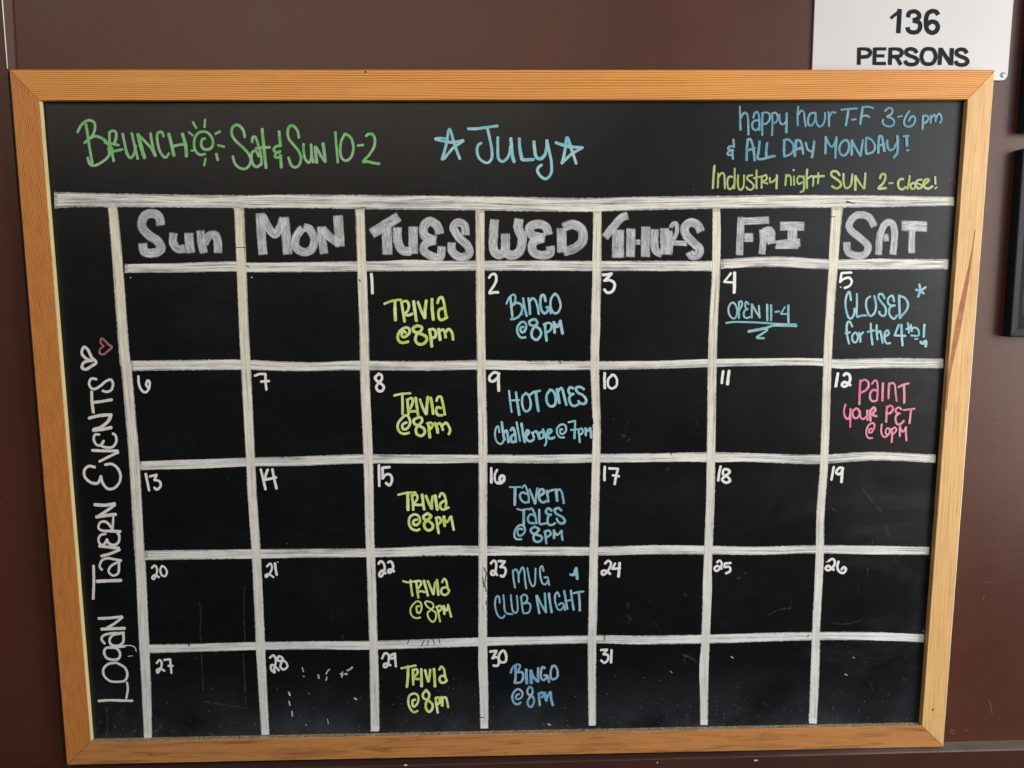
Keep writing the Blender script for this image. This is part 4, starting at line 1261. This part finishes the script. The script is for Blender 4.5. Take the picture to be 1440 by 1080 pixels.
w4.4 208,583 212,690 225,792
w4.2 225,690 310,680 412,663
w4.6 182,850 280,825 395,815
w5 405,815 375,880 305,940 235,962
w5 225,972 320,962 405,945
w3.6 285,1016 245,1016 228,1056 250,1111 295,1126 330,1080
w3.8 300,1126 350,1146 420,1141 458,1086 450,1026 422,1006
w4.4 215,1176 340,1181 470,1181
w4 475,1196 390,1236 288,1288
w4.2 240,1346 180,1336 135,1376 140,1446 200,1501 270,1506 303,1436
w4 302,1438 320,1506 370,1564 440,1556 490,1496 500,1426 470,1356 410,1314 345,1321
#lettering|whitev|4.3|110,720,7.2||white TAVERN lettering running up the left margin
w5 168,-74 268,-69 368,-84
w4.6 370,-72 290,-14 205,42
w5 185,50 280,36 378,24
w3.4 355,50 348,180
w3.6 345,172 290,105 232,100 205,140 220,180 290,195
w4.6 285,193 350,193 425,198
w3.6 275,222 230,232 205,272 218,320 258,330 292,280
w4 290,278 312,320 370,333 410,300 415,240 398,215
w4.6 215,345 320,356 410,366
w4.2 418,382 330,420 235,447
w3.6 240,585 217,550 240,490 300,468 370,480 435,490
w3.6 425,500 340,540 307,600 350,643 403,620 413,550 408,500
w5 190,702 300,697 432,692
w4 155,545 158,700 152,878
#lettering|whitev|3.8|120,850,7.2||white LOGAN lettering running up the left margin
w4.2 135,142 250,137 370,123
w4 375,130 300,190 225,235
w4.6 165,250 280,245 398,242
w3.6 195,395 165,355 183,315 260,292 340,290 390,285
w3.8 380,290 280,310 245,360 265,408 330,418 383,380 385,300
w3.8 400,422 300,435 215,440 190,482 215,540 280,560 340,545 350,490 315,445 270,435
w1.3 405,415 470,418 505,440 515,475
w0.9 430,525 480,520
w3.5 320,590 240,600 185,650 190,720 250,775 330,783 400,770 425,710 400,640 320,592
w3.2 422,790 430,860 415,950
w3.8 135,977 250,970 360,973 475,975
#chalk_fleck|fleck|1.6|360,900,9||
w1.8 585,350 600,400
w1.2 595,460 612,462
w2.6 788,445 795,482
w2 930,372 905,395 887,430
w1.8 897,470 888,510
w2.4 1155,385 1190,370 1218,345
w2 1095,405 1085,470
w2.6 1070,430 1100,440
w3 1130,430 1150,430
w2.2 1245,735 1272,752
w2.4 415,665 430,700
w2.2 418,778 430,825
w2.2 455,905 460,960
w1.2 !668,676 672,680
w1.2 !905,1000 915,1060
w1.2 !630,1070 636,1080
#chalk_fleck|fleck|1.8|160,280,4||
!93,441 96,443
!774,439 778,441
#chalk_fleck|fleck|1.7|840,880,2.88||
!543,125 549,130
!1003,196 1012,200
w1.2 !1035,127 1041,131
w1.2 !296,184 302,190
w1.2 !1319,18 1322,24
w2 !-200,398 -190,402
#chalk_fleck|ghost|1.3|0,810,4||
1122,150 1130,230 1125,300 1132,370
1130,430 1138,520 1142,640
1375,60 1372,200 1378,360
1368,440 1374,560 1382,720
1150,705 1230,720 1380,742
w2 600,740 605,820 600,900
w2.4 865,880 885,865 908,845
w1 740,632 765,628
w1.2 1100,462 1112,464
w2 745,880 770,862
#chalk_fleck|ghost|1.4|820,760,6||
w2 375,535 378,565
w1.4 370,625 400,660 385,700
w1 850,450 862,470
w1 862,445 875,465
w1.6 840,965 900,985 960,1025
w1.4 870,965 850,1010 860,1030
w1.2 553,520 565,510
w1 1300,315 1325,315 1318,328 1300,320
w1.2 !612,700 618,712
#chalk_fleck|ghost|1.2|1080,810,4||
0,220 60,190 130,180
360,262 420,270 480,262 530,245
450,428 480,432
w1.8 !435,552 446,554
w1 575,600 590,640
w1 760,575 775,590
w1 480,455 488,460
#chalk_fleck|ghost|1.5|1140,640,6||
w2 440,290 480,340 520,390
w2 630,600 650,680
w1.6 515,720 520,750
w2 560,440 590,470
w1.6 480,960 485,1020
w1.4 180,450 210,470
#chalk_fleck|ghost|1.5|820,510,6||
w1.8 !325,612 348,620
w1.6 380,658 395,645
w1 960,495 965,525
w1.6 710,910 730,880
#paint_chip|black|1.4|0,0,1||
463,293.5 467,292
508,292 514,292.5
w1.8 !345,321 346,323
w1 331,348 345,348
w1 !347,373 350,376
w1.4 !505,393 507,396
w1 1166,304 1175,305
w1.2 1190,284 1202,286
w2.2 !265.5,903 266,908
w1 !444,292 447,293
w0.9 576,899 573,905
w0.9 597,900 593,908
w0.9 603,900 601,907
w0.9 609,899 611,906
w0.9 617,898 619,905
w1 851,893 850,901
w1.2 !771,525 774,524
w2 !833,588 834,596
w1 680,798 684,806 682,820 684,832
w1 679,812 681,826
w1.2 !684,845 684,850
w1 !597,783 596,780
w1.2 !559,784 564,783
w1.2 !540,784 541,783
w1 675,1009 681,1009
w1.4 !711,559 714,560
w1 !944,637 945,640
w1 !397,641 398,644
w1 !1191,283 1196,284
w1 995,985.5 1000,987
w1.2 !787,508 789,511
w1 742,507 748,508
w1.4 !722,640 725,639
w1 !1136,896 1138,893
'''
THIN = {'green': 0.96, 'lime': 0.90, 'lime2': 0.86, 'blue': 0.92, 'blueg': 0.92, 'blueg2': 0.92, 'blue2': 0.92, 'pink': 0.92, 'white': 0.90, 'whitev': 0.95, 'cyan': 0.95}
def flush(head, strokes):
    if not head or not strokes: return
    name, ink_, w, off, _, lab = head
    ox, oy, sc = off
    b = MB(); allp = []
    chalk = ink_ == 'chalk'
    for i, (ww, straight, pts) in enumerate(strokes):
        P = [(ox + x / sc, oy + y / sc) for x, y in pts]
        allp += P
        path = poly(P, 0.8) if straight else catmull(P, 0.8 if not chalk else 1.5)
        flush.k += 1
        lift = YB - 0.00040 - 0.000022 * i
        wv = (2.2 if ink_ == 'ghost' else 1.0) * (ww or w) * (1.0 if chalk else THIN.get(ink_, 1.0))
        s_ = flush.k
        wf = None
        if not chalk:
            wf = lambda t, wv=wv, s_=s_: wv * (1.0 + 0.13 * mnoise.noise(Vector((t * 3.1, s_ * 1.7, 0))))
        ribbon(b, path, wv, lift, s_, round_cap=not chalk, jit=0.07 if not chalk else 0.05, ramp=0.000016, widths=wf)
    cx = sum(p[0] for p in allp) / len(allp); cy = max(p[1] for p in allp)
    o = b.build(name, INK[ink_], surf, at(cx, cy, YB), merge=True)
    if name in ('chalk_fleck', 'paint_chip'): o['kind'] = 'stuff'
    if lab: o['label'] = lab
flush.k = 0
head = None; strokes = []
day_names = ['Sunday', 'Monday', 'Tuesday', 'Wednesday', 'Thursday', 'Friday', 'Saturday']
for line in STROKES.strip().split('\n'):
    line = line.strip()
    if not line: continue
    if line.startswith('#'):
        flush(head, strokes); strokes = []
        f = line[1:].split('|')
        head = (f[0], f[1], float(f[2]), tuple(float(q) for q in f[3].split(',')), f[4], f[5] if len(f) > 5 else '')
        continue
    ww = None
    if line[0] == 'w':
        a, line = line.split(' ', 1); ww = float(a[1:])
    straight = line[0] == '!'
    if straight: line = line[1:]
    strokes.append((ww, straight, [tuple(float(q) for q in p.split(',')) for p in line.split()]))
flush(head, strokes)

# ---------------------------------------------------------------- occupancy sign behind the frame's top right corner
YS = -0.0035
sg = empty('occupancy_sign', at(1280, 105, -0.002))
tag(sg, 'white plastic occupancy sign reading 136 PERSONS, partly behind the top right corner of the frame', 'sign')
TLs, TRs = at(1146, 0, YS), at(1425.5, 0, YS)
BLs, BRs = at(1141.5, 112.5, YS), at(1416.8, 113, YS)
up = (TRs - BRs); upl = (TLs - BLs); ext = 1.9
pts = [(BLs.x, BLs.z)]
R_ = 0.008
for k in range(7):
    a = -math.pi / 2 + (math.pi / 2) * k / 6
    pts.append((BRs.x - R_ + R_ * math.cos(a), BRs.z + R_ + R_ * math.sin(a)))
tr_ = BRs + up * ext; tl_ = BLs + upl * ext
pts += [(tr_.x, tr_.z), (tl_.x, tl_.z)]
b = MB(); b.prism(pts, YS, -0.0008)
plate = b.build('sign_plate', PLASTIC, sg, (BLs + BRs) / 2, merge=True, bevel=0.0004)
LET = '''
w6.6 !741,50 733,187
w4.6 !738,64 690,103
w6.2 788,98 795,72 825,64 848,78 848,100 815,116
w6.2 815,116 850,126 856,155 840,178 810,182 790,170 785,152
w6.4 958,84 945,66 920,63 897,80 889,120 895,165 920,184 945,176 956,152 945,128 918,122 896,138
w5.6 !513,268 511,365
w4.6 !513,275 552,275
552,275 572,285 575,300 560,317 513,321
w5.6 !602,268 598,365
w4.6 !600,275 666,275
w4.6 !600,314 656,314
w4.8 !600,357 664,357
w5.6 !690,268 686,365
w4.6 !690,275 728,275
728,275 750,285 752,303 738,316 690,319
w5.2 !722,320 749,365
838,298 825,280 800,275 780,284 780,302 800,314 828,324 842,340 832,358 805,363 780,356 772,340
905,273 878,282 864,318 876,352 903,361 930,352 944,318 932,282 903,273
w5.6 !972,268 966,365
w5.6 !973,274 1030,362
w5.6 !1036,270 1031,367
1120,300 1108,282 1084,277 1064,287 1064,305 1084,317 1110,327 1124,343 1114,360 1088,365 1064,358 1056,342
'''
nb = 0
groups = {0: 'sign_number', 5: 'sign_word'}
b = MB(); allb = []
for line in LET.strip().split('\n'):
    if nb == 5:
        b.build('sign_number', PRINT, sg, at(1286, 40, YS), merge=True); b = MB()
    ww = 5.4
    if line[0] == 'w': a, line = line.split(' ', 1); ww = float(a[1:])
    st = line[0] == '!'
    if st: line = line[1:]
    P = [tuple(float(q) for q in p.split(',')) for p in line.split()]
    P = [(1080 + x / 4, y / 4) for x, y in P]
    ribbon(b, (poly if st else catmull)(P, 0.8), ww, YS - 0.0002 - 0.00002 * nb, nb, round_cap=False, jit=0.0, ramp=0.00001)
    nb += 1
b.build('sign_word', PRINT, sg, at(1283, 90, YS))
# pan-head screw with a cross recess
c = at(1410.5, 105.5, YS)
b = MB(); n = 20; rr = 0.0034
prof = [(rr, 0.0), (rr, -0.0006), (rr * 0.86, -0.0013), (rr * 0.5, -0.0018)]
for k in range(3):
    r0, y0 = prof[k]; r1, y1 = prof[k + 1]
    for i in range(n):
        a0, a1 = 2 * math.pi * i / n, 2 * math.pi * (i + 1) / n
        b.face([(c.x + r0 * math.cos(a0), YS + y0, c.z + r0 * math.sin(a0)), (c.x + r0 * math.cos(a1), YS + y0, c.z + r0 * math.sin(a1)),
                (c.x + r1 * math.cos(a1), YS + y1, c.z + r1 * math.sin(a1)), (c.x + r1 * math.cos(a0), YS + y1, c.z + r1 * math.sin(a0))])
b.face([(c.x + rr * 0.5 * math.cos(2 * math.pi * i / n), YS - 0.0018, c.z + rr * 0.5 * math.sin(2 * math.pi * i / n)) for i in range(n)])
scr = b.build('screw', METAL, sg, c, merge=True)
b = MB()
for k in range(2):
    a = 0.4 + k * math.pi / 2; dx, dz = math.cos(a), math.sin(a); h = 0.0021; t = 0.0004
    Yk = YS - 0.00185 - 0.00001 * k
    b.face([(c.x + dx * h - dz * t, Yk, c.z + dz * h + dx * t), (c.x - dx * h - dz * t, Yk, c.z - dz * h + dx * t),
            (c.x - dx * h + dz * t, Yk, c.z - dz * h - dx * t), (c.x + dx * h + dz * t, Yk, c.z + dz * h - dx * t)])
b.build('cross_recess', SLOT, scr, c)

# ---------------------------------------------------------------- black picture frames to the right
def picture(tlpx, blpx, height_m, label, from_top):
    """left edge given by two picture points on the front plane"""
    Y = -0.016; A = at(*tlpx, Y); B = at(*blpx, Y)
    x0 = (A.x + B.x) / 2 if not from_top else B.x
    if from_top: z0, z1 = B.z, B.z + height_m
    else: z0, z1 = B.z, A.z
    x1 = x0 + 0.34
    xa, xb = (A.x, B.x) if not from_top else (B.x, B.x)
    root = empty('picture_frame', ((x0 + x1) / 2, -0.004, z0))
    tag(root, label, 'picture frame', 'black picture frames right of the chalkboard')
    mw = 0.019
    oc = [(xb, z0), (x1, z0), (x1, z1), (xa, z1)]
    ic = [(xb + mw, z0 + mw), (x1 - mw, z0 + mw), (x1 - mw, z1 - mw), (xa + mw, z1 - mw)]
    for i in range(4):
        j = (i + 1) % 4; b = MB(); rows = []
        for t in (0.0008, 0.9992):
            o = Vector(oc[i]).lerp(Vector(oc[j]), t); n_ = Vector(ic[i]).lerp(Vector(ic[j]), t)
            row = []
            for q, y in ((0, -0.0002), (0, Y + 0.0012), (0.05, Y + 0.0002), (0.12, Y), (0.55, Y + 0.0015), (0.9, Y + 0.0045), (1.0, Y + 0.0055), (1.0, -0.004)):
                p = o.lerp(n_, q); row.append(Vector((p.x, y, p.y)))
            rows.append(row)
        for q in range(7): b.face([rows[0][q], rows[0][q + 1], rows[1][q + 1], rows[1][q]])
        b.face(rows[0]); b.face(rows[1])
        b.build('moulding', BLACKF, root, Vector(((oc[i][0] + oc[j][0]) / 2, 0, (oc[i][1] + oc[j][1]) / 2)), merge=True)
    b = MB(); b.prism([(ic[0][0] - .001, ic[0][1] - .001), (ic[1][0] + .001, ic[1][1] - .001), (ic[2][0] + .001, ic[2][1] + .001), (ic[3][0] - .001, ic[3][1] + .001)], -0.006, -0.003)
    b.build('glazing', GLAZE, root, ((x0 + x1) / 2, -0.005, (z0 + z1) / 2), merge=True)
picture((1438.5, 209), (1420, 474), 0, 'black picture frame at the right edge level with the Saturday column, lower of the two', False)
picture((1441, 185), (1440.5, 185), 0.26, 'black picture frame just beside the white sign, upper of the two at the right edge', True)

# small paint drip crumbs on the lower wall and scuffs on the right wall
b = MB()
for (px, py, w_, dx, dy) in ((1061, 1069.5, 1.8, 4, -0.5), (924, 1072, 1.2, 1, 1), (569, 1076, 2.2, 3, 0)):
    ribbon(b, poly([(px, py), (px + dx, py + dy)], 0.8), w_, -LD - 0.0003, px, round_cap=True)
o = b.build('wall_fleck', INK['white'], lw, at(1061, 1069, -LD), merge=True); tag(o, kind='stuff')
b = MB()
for P_, w_ in (([(1390, 985), (1393, 990), (1395, 1004)], 0.9), ([(1338, 1024), (1337, 1030), (1342, 1032), (1340, 1025)], 0.8), ([(1357.5, 1026), (1360, 1028)], 1.2),
               ([(1434, 690), (1440, 694)], 0.8), ([(1383, 842), (1384, 838)], 1.4), ([(1385, 818), (1396, 820)], 0.7), ([(1376, 748), (1377, 749)], 1.2), ([(666, 59), (667, 61)], 1.4), ([(165, 69), (166, 71)], 1.2), ([(161, 52), (162, 53)], 1.2)):
    ribbon(b, catmull(P_, 0.8), w_, -0.0003, P_[0][0], round_cap=True)
SC = ink('scuff_mark', (0.24, 0.20, 0.19), (0.20, 0.16, 0.15), 0.55, 0.3)
o = b.build('wall_scuff', SC, wall, at(1390, 1000, 0), merge=True); tag(o, kind='stuff')
